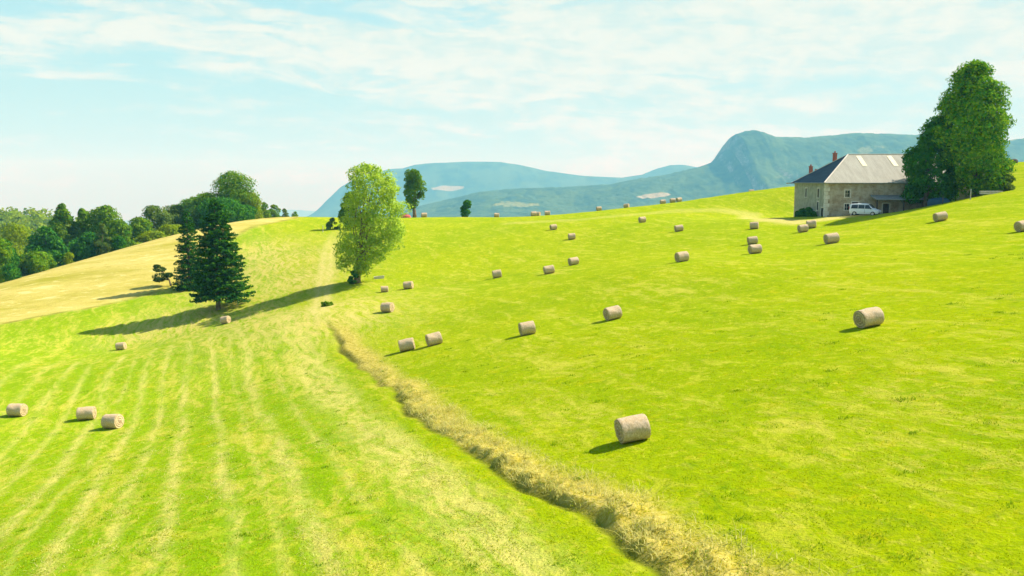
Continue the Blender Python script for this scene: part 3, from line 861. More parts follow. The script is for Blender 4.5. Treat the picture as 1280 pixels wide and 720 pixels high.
def end_material():
    m, t, b = make_mat('cut_straw_ends', .9, .1)
    co = t.new('ShaderNodeTexCoord').outputs['Object']; x, y, z = t.sep(co)
    r = t.math('SQRT', t.math('ADD', t.math('MULTIPLY', y, y), t.math('MULTIPLY', z, z)))
    th = t.math('ARCTAN2', z, y)
    sp_ = t.math('ADD', t.math('MULTIPLY', r, 42.), th)
    n = t.noise(co, 16, 5, .7)
    w = t.math('SINE', t.math('ADD', sp_, t.math('MULTIPLY', n, 4.)))
    c = t.mix(t.step(w, -1., 1.), (.36, .26, .12), (.58, .46, .24))
    c = t.mix(t.step(n, .35, .7, .0, .6), c, (.64, .54, .32))
    t.link(c, b.inputs['Base Color'])
    bm = t.new('ShaderNodeBump'); bm.inputs['Strength'].default_value = .8; bm.inputs['Distance'].default_value = .03
    t.link(t.math('ADD', w, n), bm.inputs['Height']); t.link(bm.outputs[0], b.inputs['Normal'])
    return m


M['net'] = net_material(); M['straw_end'] = end_material()


def bale_meshes(seed):
    """side, end faces; axis along X, centre at the origin"""
    rng = np.random.default_rng(seed); na, nx = 56, 22; Rb, W = .53, 1.16
    xs = np.linspace(-W / 2, W / 2, nx); th = np.linspace(0, 2 * np.pi, na, endpoint=False)
    X, T = np.meshgrid(xs, th, indexing='ij')
    e = np.clip((np.abs(X) - (W / 2 - .06)) / .06, 0, 1)
    rad = Rb * (1 - .04 * e ** 3) + .06 * fbm(X * 2.2 + 9, T * 1.4 + seed * 5, 3, seed) + .018 * fbm(X * 14, T * 9, 2, seed + 1)
    Yv = rad * np.cos(T); Zv = rad * np.sin(T)
    Zv = np.where(Zv < 0, Zv * (1 - .05 * (-Zv / Rb) ** 3), Zv)     # settled on its underside
    V = np.stack([X, Yv, Zv], -1).reshape(-1, 3)
    i = np.arange(nx - 1)[:, None]; j = np.arange(na)[None]; j2 = (j + 1) % na
    Fc = np.stack([i * na + j, (i + 1) * na + j, (i + 1) * na + j2, i * na + j2], -1).reshape(-1, 4)[:, ::-1]
    side = (V, Fc)
    ends = []
    for sgn, row in ((-1, 0), (1, nx - 1)):
        rim = V.reshape(nx, na, 3)[row]; rings = [rim]
        for k, f in enumerate((.9, .7, .5, .3, .12)):
            q = rim * np.array((1, f, f)); q[:, 0] = sgn * (W / 2 + .035 * (1 - f) + .02 * math.sin(k * 2)) + .02 * rng.normal(size=na); rings.append(q)
        c = np.array([[sgn * (W / 2 + .01), 0, 0]])
        VV = np.concatenate(rings + [c]); FF = []
        for a in range(5):
            for b in range(na):
                q = (a * na + b, a * na + (b + 1) % na, (a + 1) * na + (b + 1) % na, (a + 1) * na + b); FF.append(q if sgn > 0 else q[::-1])
        for b in range(na):
            q = (5 * na + b, 5 * na + (b + 1) % na, 6 * na); FF.append(q if sgn > 0 else q[::-1])
        ends.append((VV, FF))
    # loose straw standing out at both rims
    P = []; Nn = []
    for _ in range(420):
        t_ = rng.uniform(0, 2 * np.pi); s = rng.choice((-1, 1)); q = Rb * rng.uniform(.8, 1.0)
        P.append((s * (W / 2 - rng.uniform(-.02, .05)), q * math.cos(t_), q * math.sin(t_))); Nn.append((s * .5, math.cos(t_), math.sin(t_)))
    P = np.array(P); Nn = np.array(Nn)
    return side, ends, [leaf_cards(rng, P[P[:, 0] * s > 0], Nn[P[:, 0] * s > 0], .12, .8, .12) for s in (-1, 1)]


def make_bale(seed):
    side, ends, wisps = bale_meshes(seed)
    t = empty('hay_bale', (0, 0, 0))
    mesh_obj('net_wrap', *side, M['net'], t, True)
    for e, w in zip(ends, wisps): mesh_obj('loose_straw', *w, M['straw_end'], mesh_obj('end_face', *e, M['straw_end'], t, True))
    return t


BALES = [  # px, py of the foot, yaw, scale, label
    (793, 551, 12, 1.03, 'largest and nearest hay bale, leaning up the slope with a shadow at its left'),
    (1087, 408, 16, 1.03, 'hay bale alone in the right half of the meadow, tilted on the slope'),
    (767, 399, 22, 1, 'hay bale right of centre showing its left end, a thin shadow beside it'),
    (660, 418, 14, 1, 'hay bale between the close pair and the one showing its left end'),
    (510, 438, 4, 1, 'left bale of the close pair right of the ditch'),
    (544, 431, 20, 1, 'right bale of the close pair right of the ditch'),
    (142, 535, -14, 1.05, 'rightmost of the three near bales at lower left, its right end sunlit'),
    (109, 524, 10, 1, 'middle one of the three near bales at lower left'),
    (22, 520, -4, 1, 'hay bale close to the left edge of the photo'),
    (152, 437, 0, .92, 'single small hay bale on the green slope below the long tree shadows'),
    (485, 390, -20, 1.05, 'hay bale with a bright right end below the tall light green tree'),
    (511, 361, -10, 1, 'hay bale right of the tall light green tree, further of the two near it'),
    (481, 365, 5, .8, 'smallest bale just right of the trunk of the tall light green tree'),
    (622, 347, 6, 1, 'hay bale in mid field, leftmost of the scattered trio'),
    (687, 342, 10, 1.02, 'hay bale in mid field, middle one of the scattered trio'),
    (717.5, 331, 22, 1, 'hay bale in mid field, topmost of the scattered trio'),
    (853, 327, 16, 1.05, 'hay bale alone between the mid field trio and the stacked looking pair'),
    (944, 317, 8, 1.02, 'front bale of the pair that overlap one behind the other below the farm track'),
    (941, 305, 0, .95, 'rear bale of the pair that overlap, its top showing above the front one'),
    (1004, 290, 6, 1.0, 'left bale of the touching pair below the farmhouse corner'),
    (1014.5, 285, -14, 1.1, 'right bale of the touching pair below the farmhouse corner'),
    (1040, 304, 6, 1.12, 'hay bale on its own below the front wall of the farmhouse'),
    (943, 286, -18, 1.0, 'hay bale at the edge of the pale farm track'),
    (803, 278, 16, .98, 'hay bale just below the pale strip near the crest, long shadow at its left'),
    (849, 289, 8, 1.0, 'hay bale right of and below the one on the pale strip'),
    (692, 287, 18, .95, 'hay bale below the crest pair, left of the mid field'),
    (715, 299, 8, .97, 'hay bale between the crest and the mid field trio'),
    (1176, 276, 6, 1.03, 'hay bale under the tallest tree right of the farmhouse'),
    (1280, 289, 8, 1.05, 'hay bale cut by the right edge of the photo'),
    (283, 404, -16, .95, 'hay bale in tree shade, just right of the spruce trunk'),
]
CRESTB = [  # px, distance, yaw, scale, label
    (531, 227, 10, 1.15, 'whitish bale on the crest right of the dark bare trunked tree'),
    (621, 217, 0, 1.0, 'pale top of a lone bale on the crest between small dark tree and crest pair'),
    (667, 206, 10, 1.05, 'left bale of the crest group, overlapping its neighbour'),
    (672, 209, -20, .95, 'hay bale half hidden behind its neighbour in the crest group'),
    (684, 203, 0, 1.0, 'right bale of the crest group of three'),
    (748, 203, 10, .95, 'lone bale on the crest left of the pale topped one'),
    (782, 205, -25, .95, 'pale topped bale on the crest, right of the lone one'),
    (827, 201, 5, .95, 'leftmost bale of the crest trio near the brown hill field'),
    (839, 199, 8, .95, 'middle bale of the crest trio'),
    (847, 197.5, 20, .95, 'rightmost bale of the crest trio'),
    (936, 200, -10, .9, 'pale flat looking bale on the skyline left of the farmhouse'),
]
proto = [make_bale(s) for s in (1, 2, 3)]
first = {0: True, 1: True, 2: True}


def place_bale(i, x, y, yaw, sc, label):
    k = i % 3; src = proto[k]
    if first[k]: t = src; first[k] = False
    else:
        t = src.copy(); COL.objects.link(t)
        for ch in src.children:
            c = ch.copy(); COL.objects.link(c); c.parent = t
            for g in ch.children:
                q = g.copy(); COL.objects.link(q); q.parent = c
    e = .5; zx = (gz(x + e, y) - gz(x - e, y)) / (2 * e); zy = (gz(x, y + e) - gz(x, y - e)) / (2 * e)
    n = Vector((-zx, -zy, 1)).normalized()
    a = Vector((math.cos(R(yaw)), math.sin(R(yaw)), 0)); a = (a - n * a.dot(n)).normalized(); b = n.cross(a)
    Mx = Matrix((a, b, n)).transposed().to_4x4()
    t.matrix_world = Matrix.Translation(Vector((x, y, gz(x, y))) + n * .492 * sc) @ Mx @ Matrix.Diagonal((sc * (.95 + .11 * ((i * 7) % 10) / 10), sc * 1.02, sc * (.94 + .07 * ((i * 3) % 10) / 10), 1))
    tag(t, label, 'hay bale', 'round hay bales scattered over the meadow')


for i, (px, py, yaw, sc, label) in enumerate(BALES):
    p = hit(px, py, ground_h); place_bale(i, p[0], p[1], yaw, sc, label)
for i, (px, Y, yaw, sc, label) in enumerate(CRESTB):
    f = footY(px, Y); place_bale(i + 1, f[0], f[1], yaw, sc, label)

# ------------------------------------------------------------------ farmhouse
def stone_mat():
    m, t, b = make_mat('rubble_stone', .92, .1)
    co = t.new('ShaderNodeTexCoord').outputs['Object']
    v = t.new('ShaderNodeTexVoronoi', feature='F1'); t.link(t.vmath('MULTIPLY', co, (1., 1., 1.5)), v.inputs['Vector']); v.inputs['Scale'].default_value = 2.6
    n = t.noise(co, .7, 5, .65); n2 = t.noise(co, 5., 4, .6)
    c = t.mix(t.sep(v.outputs['Color'])[0], (.25, .20, .13), (.42, .35, .24))
    c = t.mix(t.step(n, .38, .66), c, (.46, .41, .31))
    c = t.mix(t.step(n2, .5, .8, 0., .5), c, (.20, .16, .11))
    t.link(c, b.inputs['Base Color'])
    bm = t.new('ShaderNodeBump'); bm.inputs['Strength'].default_value = .6; bm.inputs['Distance'].default_value = .06
    t.link(v.outputs['Distance'], bm.inputs['Height']); t.link(bm.outputs[0], b.inputs['Normal'])
    return m


def sheet_roof_mat(name, c1, c2, rough, metallic, pitch):
    m, t, b = make_mat(name, rough, .06)
    co = t.new('ShaderNodeTexCoord').outputs['Object']; x, y, z = t.sep(co)
    n = t.noise(t.comb(x, t.math('MULTIPLY', y, .2), 0.), 1.6, 5, .6)
    c = t.mix(t.step(n, .3, .7), c1, c2)
    t.link(c, b.inputs['Base Color']); b.inputs['Metallic'].default_value = metallic
    w = t.math('SINE', t.math('MULTIPLY', x, 2 * math.pi / pitch))
    bm = t.new('ShaderNodeBump'); bm.inputs['Strength'].default_value = .25; bm.inputs['Distance'].default_value = .01
    t.link(w, bm.inputs['Height']); t.link(bm.outputs[0], b.inputs['Normal'])
    return m


M['stone'] = stone_mat()
M['render'] = noisy_mat('lime_render', (.24, .25, .19), (.36, .36, .28), 1.2, .9, .1, .3, 8)
M['trim'] = noisy_mat('pale_stone_trim', (.52, .50, .42), (.66, .63, .54), 3, .85, .1, .2)
M['roof_metal'] = sheet_roof_mat('pale_sheet_roof', (.29, .285, .225), (.36, .355, .285), .55, .0, .3)
M['roof_hip_shaded'] = sheet_roof_mat('shaded_blue_grey_roof', (.005, .026, .042), (.010, .040, .062), .7, .0, .3)  # shade of the hip end put into a dark blue-grey base colour
M['skylight'] = noisy_mat('translucent_roof_sheet', (.70, .62, .36), (.80, .72, .46), 2, .5, .4)
M['brick'] = noisy_mat('red_brick', (.30, .09, .06), (.42, .15, .10), 5, .9, .1, .4)
M['glass'] = noisy_mat('dark_glass', (.02, .025, .03), (.04, .05, .05), 3, .12, .5)
M['wood_dark'] = noisy_mat('dark_wood', (.05, .04, .03), (.10, .08, .06), 6, .8, .2, .3)
M['wood_pale'] = noisy_mat('weathered_wood', (.40, .36, .29), (.58, .54, .45), 6, .85, .2, .3)
M['tin'] = noisy_mat('dull_tin', (.16, .18, .18), (.26, .28, .27), 3, .5, .4)

HX, HY, HD, HL, HZ = 48.9, 139.0, 15.4, 27.0, CZ       # left front corner, depth, length, eaves level
zf = min(gz(HX + 1, HY - .5), gz(HX + 12, HY - .5))


def house():
    t = empty('farmhouse', (HX, HY, zf), 0, 'long stone farmhouse with a pale sheet roof and a dark hipped end', 'farmhouse')
    E = HZ - zf                     # eaves height above the terrace
    th = .5
    def wall_front():
        mb = MB(); ops = [(3.05, 3.75, 3.05, 4.05), (3.05, 3.75, 1.0, 1.95), (4.15, 5.15, -.2, 2.25), (6.1, 6.8, .75, 1.6), (9.0, 10.0, -.2, 2.0)]
        xs = sorted({0, HL} | {a for o in ops for a in o[:2]}); zs = sorted({-2.5, E} | {a for o in ops for a in o[2:]})
        for x0, x1 in zip(xs[:-1], xs[1:]):
            for z0, z1 in zip(zs[:-1], zs[1:]):
                cx, cz = (x0 + x1) / 2, (z0 + z1) / 2
                if any(o[0] < cx < o[1] and o[2] < cz < o[3] for o in ops): continue
                mb.box((x0, 0, z0), (x1, th, z1))
        mb.box((HL - th, th, -2.5), (HL, HD, E)); mb.box((0, HD - th, -2.5), (HL - th, HD, E))
        mb.build('stone_wall', M['stone'], t)
        return ops
    ops = wall_front()
    def wall_end():
        mb = MB(); op = [(3.0, 3.7, 2.9, 4.3), (3.0, 3.7, .9, 2.2), (8.9, 9.6, 2.9, 4.3), (.7, 1.7, -.6, 1.3)]
        ys = sorted({th, HD - th} | {a for o in op for a in o[:2]}); zs = sorted({-2.5, E} | {a for o in op for a in o[2:]})
        for y0, y1 in zip(ys[:-1], ys[1:]):
            for z0, z1 in zip(zs[:-1], zs[1:]):
                cy, cz = (y0 + y1) / 2, (z0 + z1) / 2
                if any(o[0] < cy < o[1] and o[2] < cz < o[3] for o in op): continue
                mb.box((0, y0, z0), (th, y1, z1))
        mb.build('end_wall', M['render'], t)
        return op
    op2 = wall_end()
    # quoins at the near corner
    q = MB()
    for i in range(9):
        z = -.4 + i * .62; w = .62 if i % 2 else .38
        if z + .58 > E: break
        q.box((-.025, -.025, z), (w, th * .9, z + .58)); q.box((-.024, th * .9, z), (.2, th * .9 + w * .6, z + .58))
    q.build('quoin', M['trim'], t)
    for i, o in enumerate(ops):
        x0, x1, z0, z1 = o
        door = z0 < 0
        f = MB(); w = .16
        f.box((x0 - w, -.03, z0), (x0, .2, z1 + w)); f.box((x1, -.03, z0), (x1 + w, .2, z1 + w)); f.box((x0, -.03, z1), (x1, .2, z1 + w))
        if not door: f.box((x0 - w - .05, -.08, z0 - .12), (x1 + w + .05, .2, z0))
        root = f.build('door' if door else 'window', M['trim'], t)
        g = MB(); g.box((x0, .22, z0), (x1, .26, z1)); g.build('door_leaf' if door else 'pane', M['wood_dark'] if door else M['glass'], root)
        if not door:
            c = MB(); xm = (x0 + x1) / 2; c.box((xm - .025, .18, z0), (xm + .025, .215, z1)); c.box((x0, .185, (z0 + z1) / 2 - .02), (x1, .21, (z0 + z1) / 2 + .02)); c.build('glazing_bar', M['trim'], root)
    for o in op2:
        y0, y1, z0, z1 = o; door = z0 < 0; f = MB(); w = .18
        f.box((-.04, y0 - w, z0), (.2, y0, z1 + w)); f.box((-.04, y1, z0), (.2, y1 + w, z1 + w)); f.box((-.04, y0, z1), (.2, y1, z1 + w))
        if not door: f.box((-.08, y0 - w, z0 - .12), (.2, y1 + w, z0))
        root = f.build('door' if door else 'window', M['trim'], t)
        g = MB(); g.box((.22, y0, z0), (.26, y1, z1)); g.build('door_leaf' if door else 'pane', M['wood_dark'] if door else M['glass'], root)
    # roof: hip on the left end, ridge along X
    ov = .45; rh = 4.55; run = 6.1; drop = .05
    A = (-ov, -ov, E - drop); B = (HL + ov, -ov, E - drop); C_ = (HL + ov, HD + ov, E - drop); D = (-ov, HD + ov, E - drop)
    R1 = (run, HD / 2, E + rh); R2 = (HL + ov, HD / 2, E + rh)
    def slab(name, poly, m, thick=.12):
        P = [Vector(p) for p in poly]; n = (P[1] - P[0]).cross(P[2] - P[0]).normalized(); n = n if n.z > 0 else -n
        k = len(P); V = [p for p in P] + [p - Vector((0, 0, thick)) for p in P]
        Fc = [tuple(range(k)), tuple(range(2 * k - 1, k - 1, -1))] + [(i, i + k, (i + 1) % k + k, (i + 1) % k) for i in range(k)]
        return mesh_obj(name, V, Fc, m, t)
    roof = slab('front_roof', [A, B, R2, R1], M['roof_metal'])
    slab('hip_roof', [D, A, R1], M['roof_hip_shaded'])
    slab('rear_roof', [C_, D, R1, R2], M['roof_metal'])
    slope = (rh + drop) / (HD / 2 + ov)
    for x in (7.2, 12.2, 17.2, 22.2):
        y0, y1 = HD / 2 - .55, HD / 2 - 3.5; mb = MB()
        V = []
        for yy in (y1, y0):
            for xx in (x, x + .75): V.append((xx, yy, E - drop + slope * (yy + ov) + .015)); V.append((xx, yy, E - drop + slope * (yy + ov) + .06))
        mb.add(V, [(1, 3, 7, 5), (0, 4, 6, 2), (0, 2, 3, 1), (4, 5, 7, 6), (0, 1, 5, 4), (2, 6, 7, 3)])
        mb.build('roof_light', M['skylight'], roof)
    # ridge and hip flashing
    mb = MB(); mb.tube([Vector(A) + Vector((0, 0, .02)), Vector(R1) + Vector((0, 0, .03))], .09, 6); mb.tube([Vector(D) + Vector((0, 0, .02)), Vector(R1) + Vector((0, 0, .03))], .06, 6)
    mb.tube([Vector(R1) + Vector((0, 0, .03)), Vector(R2) + Vector((0, 0, .03))], .09, 6); mb.build('ridge_flashing', M['trim'], t)
    mb = MB(); mb.tube([(-ov, -ov - .08, E - .1), (HL + ov, -ov - .08, E - .1)], .07, 6); mb.tube([(-ov - .08, -ov, E - .1), (-ov - .08, HD + ov, E - .1)], .07, 6)
    mb.build('gutter', M['tin'], t)
    # chimneys on the hip side
    def hipz(x, y):
        zl = E - drop + (x + ov) * (rh + drop) / (run + ov)
        zr = E - drop + (HD + ov - y) * slope
        return min(zl, zr)
    for x, y, w, h in ((2.0, 13.4, .5, 1.3), (4.75, 9.9, .55, 1.45)):
        z = hipz(x, y); mb = MB(); mb.box((x - w / 2, y - w / 2, z - 1.2), (x + w / 2, y + w / 2, z + h)); mb.box((x - w / 2 - .06, y - w / 2 - .06, z + h), (x + w / 2 + .06, y + w / 2 + .06, z + h + .12))
        c = mb.build('chimney', M['brick'], t)
        p = MB(); p.tube([(x, y, z + h + .1), (x, y, z + h + .42)], [.14, .11], 10); p.build('chimney_pot', M['brick'], c)
    mb = MB(); x, y = 2.9, 12.8; z = hipz(x, y); mb.box((x - .3, y - .35, z - .5), (x + .3, y + .35, z + .55)); mb.build('roof_hatch', M['brick'], t)
    # open lean-to on posts, right of the windows
    mb = MB(); V = [(6.9, -2.6, 2.75), (15.5, -2.6, 2.75), (15.5, -.02, 3.35), (6.9, -.02, 3.35)]
    V2 = [(a, b_, c - .13) for a, b_, c in V]
    mb.add(V + V2, [(0, 1, 2, 3), (7, 6, 5, 4), (0, 4, 5, 1), (1, 5, 6, 2), (2, 6, 7, 3), (3, 7, 4, 0)]); can = mb.build('canopy', M['tin'], t)
    for x in (7.1, 11.2, 15.2):
        p = MB(); p.box((x - .08, -2.5, -.8), (x + .08, -2.34, 2.66)); p.build('post', M['wood_dark'], can)
    # small porch roof at the far left corner
    mb = MB(); mb.box((-1.3, HD - 1.2, E - .22), (-.2, HD + .6, E - .06)); mb.build('porch_roof', M['roof_metal'], t)
    return t


house()
for i, (dx, dy, w, h, lab) in enumerate(((-.55, 3.4, .6, .8, 'dark bush against the farmhouse end wall, nearest the corner'), (-.6, 5.8, .9, 1.5, 'dark bush in the middle of the farmhouse end wall'),
                                  (-.6, 8.6, 1.0, 1.3, 'larger dark bush beneath the farmhouse end wall'), (-.5, 11.6, .7, .9, 'dark bush at the far corner of the farmhouse end wall'))):
    x, y = HX + dx, HY + dy; ext = max(0, zf - gz(x, y)) * .5
    h += ext
    broadleaf('bush', (x, y, gz(x, y)), [(-.1, -w * .7, w * .7), (h * .4, -w, w), (h * .75, -w * .7, w * .7), (h, -w * .2, w * .2)], 'leaf_shade', 'bark', lab, 'bush',
              'bushes along the farmhouse end wall', n_lobes=12, n_leaf=1100, size=.28, lobe=.5, seed=130 + i, trunk_name='stem', r0=.05, twig=4)

# ------------------------------------------------------------------ white van
def car_paint():
    m, t, b = make_mat('white_paint', .3, .5)
    n = t.noise(t.new('ShaderNodeTexCoord').outputs['Object'], 1.5, 4)
    t.link(t.mix(n, (.80, .82, .83), (.72, .75, .77)), b.inputs['Base Color']); b.inputs['Coat Weight'].default_value = .4
    return m


M['paint'] = car_paint()
M['tyre'] = noisy_mat('tyre_rubber', (.015, .015, .015), (.03, .03, .03), 8, .9, .2)
M['rim'] = noisy_mat('wheel_metal', (.35, .35, .36), (.5, .5, .5), 4, .35, .5, metallic=.7)
M['plastic'] = noisy_mat('dark_trim', (.03, .03, .03), (.05, .05, .05), 5, .6, .3)
M['lamp_glass'] = noisy_mat('clear_lamp', (.7, .7, .72), (.8, .8, .82), 5, .1, .6)
M['lamp_red'] = noisy_mat('red_lamp', (.35, .02, .02), (.5, .03, .03), 5, .2, .6)
M['plate'] = noisy_mat('blank_plate', (.7, .7, .66), (.8, .8, .76), 5, .5, .4)


def van(loc, rz):
    t = empty('parked_van', loc, rz, 'white estate van parked on the gravel in front of the stone wall', 'van')
    L, W = 4.3, 1.76
    # stations along the body: x, underside, beltline, roof, half width at belt, half width at roof
    st = [(-2.15, .42, .95, 1.05, .74, .66), (-2.08, .32, 1.0, 1.62, .82, .66), (-1.9, .28, 1.02, 1.74, .86, .70), (-1.0, .26, 1.02, 1.82, .88, .72), (0, .26, 1.0, 1.82, .88, .72),
          (.55, .26, .98, 1.76, .88, .70), (.95, .26, .97, 1.48, .87, .68), (1.25, .26, .96, 1.16, .87, .74), (1.45, .27, .93, 1.02, .86, .76), (1.95, .30, .82, .88, .80, .70), (2.12, .36, .68, .74, .70, .60), (2.15, .42, .60, .64, .62, .55)]
    V = []
    for x, zu, zb, zr, wb, wr in st:
        V += [(x, -wb * .92, zu), (x, -wb, (zu + zb) / 2), (x, -wb * .985, zb), (x, -wr, zr - .06 * (zr - zb)), (x, -wr * .8, zr), (x, wr * .8, zr), (x, wr, zr - .06 * (zr - zb)), (x, wb * .985, zb), (x, wb, (zu + zb) / 2), (x, wb * .92, zu)]
    n = 10; Fc = []
    for i in range(len(st) - 1):
        for k in range(n): Fc.append((i * n + k, (i + 1) * n + k, (i + 1) * n + (k + 1) % n, i * n + (k + 1) % n))
    Fc += [tuple(range(n)), tuple((len(st) - 1) * n + k for k in range(n))[::-1]]
    body = mesh_obj('body', V, Fc, M['paint'], t)
    bm_ = body.modifiers.new('bevel', 'BEVEL'); bm_.width = .03; bm_.segments = 2
    def quad(name, pts, m, off, parent=t):
        P = [Vector(p) for p in pts]; nn = (P[1] - P[0]).cross(P[2] - P[0]).normalized()
        if nn.dot(Vector(off)) < 0: nn = -nn
        k = len(P); V = [p + nn * .02 for p in P] + [p - nn * .02 for p in P]
        return mesh_obj(name, V, [tuple(range(k)), tuple(range(2 * k - 1, k - 1, -1))] + [(i, i + k, (i + 1) % k + k, (i + 1) % k) for i in range(k)], m, parent)
    for s in (-1, 1):
        for x0, x1, x2, x3 in ((-1.85, -.85, -.85, -1.75), (-.78, .12, .12, -.78), (.2, 1.1, .72, .2)):
            quad('side_window', [(x0, s * .872, 1.06), (x1, s * .868, 1.06), (x2, s * .735, 1.62), (x3, s * .735, 1.62)], M['glass'], (0, s, 0))
        quad('door_seam', [(.16, s * .885, .40), (.18, s * .885, .40), (.18, s * .885, .98), (.16, s * .885, .98)], M['plastic'], (0, s, 0))
        m = MB(); m.box((1.0, s * .93 - .1, 1.0), (1.14, s * .93 + .1, 1.16)); m.build('wing_mirror', M['plastic'], t)
        h = MB(); h.tube([(2.0, s * .62, .70), (2.12, s * .60, .68)], [.16, .13], 12); h.build('headlight', M['lamp_glass'], t)
        h = MB(); h.box((-2.17, s * .72 - .08, .95), (-2.08, s * .72 + .08, 1.35)); h.build('tail_lamp', M['lamp_red'], t)
        for x in (-1.32, 1.34):
            w = MB(); w.tube([(x, s * .66, .32), (x, s * .70, .32), (x, s * .86, .32), (x, s * .90, .32)], [.28, .32, .32, .28], 24); wheel = w.build('wheel', M['tyre'], t)
            r = MB(); r.tube([(x, s * .80, .32), (x, s * .912, .32)], [.2, .19], 16); r.build('rim', M['rim'], wheel)
    quad('windscreen', [(1.27, -.70, 1.17), (1.27, .70, 1.17), (.66, .62, 1.72), (.66, -.62, 1.72)], M['glass'], (1, 0, .5))
    quad('rear_window', [(-2.115, -.62, 1.12), (-2.115, .62, 1.12), (-2.09, .58, 1.54), (-2.09, -.58, 1.54)], M['glass'], (-1, 0, 0))
    m = MB(); m.box((2.08, -.66, .33), (2.2, .66, .52)); m.box((-2.22, -.74, .36), (-2.1, .74, .58)); m.build('bumper', M['plastic'], t)
    m = MB(); m.box((2.19, -.26, .38), (2.215, .26, .48)); m.build('number_plate', M['plate'], t)
    return t


vx, vy = (1080 - 640) / F * 134.5, 134.5
van((vx, vy, gz(vx, vy)), R(-38))

# ------------------------------------------------------------------ small things
M['red'] = noisy_mat('faded_red_sheet', (.40, .07, .06), (.50, .13, .10), 2, .7, .2, .3)
M['blue'] = noisy_mat('blue_sheet', (.015, .055, .09), (.02, .075, .12), 2, .6, .3, .3)


def heap(name, loc, rx, ry, h, m, label, cat, seed):
    """low lumpy heap under a sheet, hem ending on the ground"""
    n = 28; k = 10; V = []
    for i in range(k + 1):
        f = i / k; r = math.sin(f * math.pi / 2) ** .8; z = h * (1 - f ** 2.6)
        for j in range(n):
            a = 2 * math.pi * j / n; w = 1 + .22 * (vnoise(np.array([math.cos(a) * 1.7 + 5]), np.array([math.sin(a) * 1.7 + f * 3]), seed)[0] - .5)
            V.append((rx * r * w * math.cos(a), ry * r * w * math.sin(a), z * w - .25 * (i == k)))
    Fc = [(i * n + j, (i + 1) * n + j, (i + 1) * n + (j + 1) % n, i * n + (j + 1) % n) for i in range(k) for j in range(n)]
    o = mesh_obj(name, V, Fc, m, None, True); o.location = loc
    return tag(o, label, cat)


f = footY(508, 224); heap('covered_heap', f, 1.5, 1.0, .8, M['red'], 'low red heap on the crest beside the bare trunk of the dark tree', 'heap', 3)
f = footY(1168, 131.5); heap('covered_heap', f, 1.7, 1.0, .9, M['blue'], 'low dull blue heap in deep shade under the broad dark tree', 'heap', 6)
f = footY(1257, 173); heap('earth_heap', f, .8, .8, .8, M['wood_dark'], 'small reddish brown heap on the skyline right of the tallest tree', 'heap', 8)
# pale trough in the grass right of the ash
p = hit(474, 348, ground_h)
mb = MB(); mb.box((-.75, -.3, 0), (.75, .3, .08)); mb.box((-.75, -.3, .08), (-.68, .3, .36)); mb.box((.68, -.3, .08), (.75, .3, .36)); mb.box((-.68, -.3, .08), (.68, -.23, .36)); mb.box((-.68, .23, .08), (.68, .3, .36))
o = mb.build('trough', M['trim']); o.location = (p[0], p[1], gz(p[0], p[1]) - .03); o.rotation_euler = (0, R(-6), R(8)); tag(o, 'low whitish trough lying in the grass right of the tall light green tree', 'trough')
# pale beams under the tallest tree
p = footY(1233, 126.5)
t = empty('beam_stack', p, R(4), 'low stack of pale beams lying at the foot of the tallest tree', 'timber')
for i, (dy, z, l) in enumerate(((0, .12, 1.7), (.3, .12, 1.6), (.15, .36, 1.65))):
    mb = MB(); mb.box((-l, dy - .12, z - .12 + .02 * i), (l, dy + .12, z + .10)); mb.build('beam', M['wood_pale'], t)
# fence posts
for i, (px, Y, h, lab) in enumerate(((1207, 124, 1.5, 'pale wooden post in front of the tallest tree'), (1173, 127, 1.2, 'short post in the shade near the blue heap'),
                                 (405, 190, 1.4, 'thin post by the track left of the grey green bush'))):
    p = footY(px, Y); mb = MB(); mb.tube([(0, 0, -.4), (0.02, 0, h * .5), (.03, .02, h)], [.075, .07, .06], 8); o = mb.build('post', M['wood_pale'] if i != 1 else M['wood_dark']); o.location = p
    o.name = 'wooden_post'; tag(o, lab, 'post')


# ------------------------------------------------------------------ grass
def grass(name, P, N_, h, w, lean, mat, rng, kind='stuff'):
    """tapered bent blades; P positions, h heights"""
    n = len(P); a = rng.uniform(0, 2 * np.pi, n); d = np.stack([np.cos(a), np.sin(a), 0 * a], 1)
    la = lean * rng.normal(size=(n, 1)); ld = np.stack([np.cos(a + 1.57), np.sin(a + 1.57), 0 * a], 1) * la
    h = h[:, None]; up = np.array((0, 0, 1.))
    V = np.stack([P - d * w, P + d * w, P + d * w * .7 + (up + ld * .5) * h * .55, P - d * w * .7 + (up + ld * .5) * h * .55, P + (up * .92 + ld * 1.2) * h], 1)
    V = V.reshape(-1, 3); b = np.arange(n)[:, None] * 5
    Q = (b + np.array((0, 1, 2, 3))[None]); T = (b + np.array((3, 2, 4))[None])
    me = bpy.data.meshes.new(name); me.vertices.add(len(V)); me.vertices.foreach_set('co', V.ravel())
    li = np.concatenate([np.concatenate([Q, T], 1).ravel()]).astype(np.int32)
    me.loops.add(len(li)); me.loops.foreach_set('vertex_index', li)
    starts = (np.arange(n)[:, None] * 7 + np.array((0, 4))[None]).ravel().astype(np.int32)
    me.polygons.add(2 * n); me.polygons.foreach_set('loop_start', starts); me.update(calc_edges=True)
    me.materials.append(mat); o = bpy.data.objects.new(name, me); COL.objects.link(o); tag(o, kind=kind)
    return o


M['grass_dry'] = leaf_mat('dry_grass', (.46, .46, .06), (.60, .57, .16), (.74, .69, .32), .5, .5)
M['grass_green'] = leaf_mat('short_grass', (.28, .38, .003), (.36, .42, .004), (.50, .48, .012), .5, .35)

M['grass_tuft'] = leaf_mat('tussock_grass', (.15, .30, .004), (.20, .34, .004), (.30, .38, .01), .4, .6)


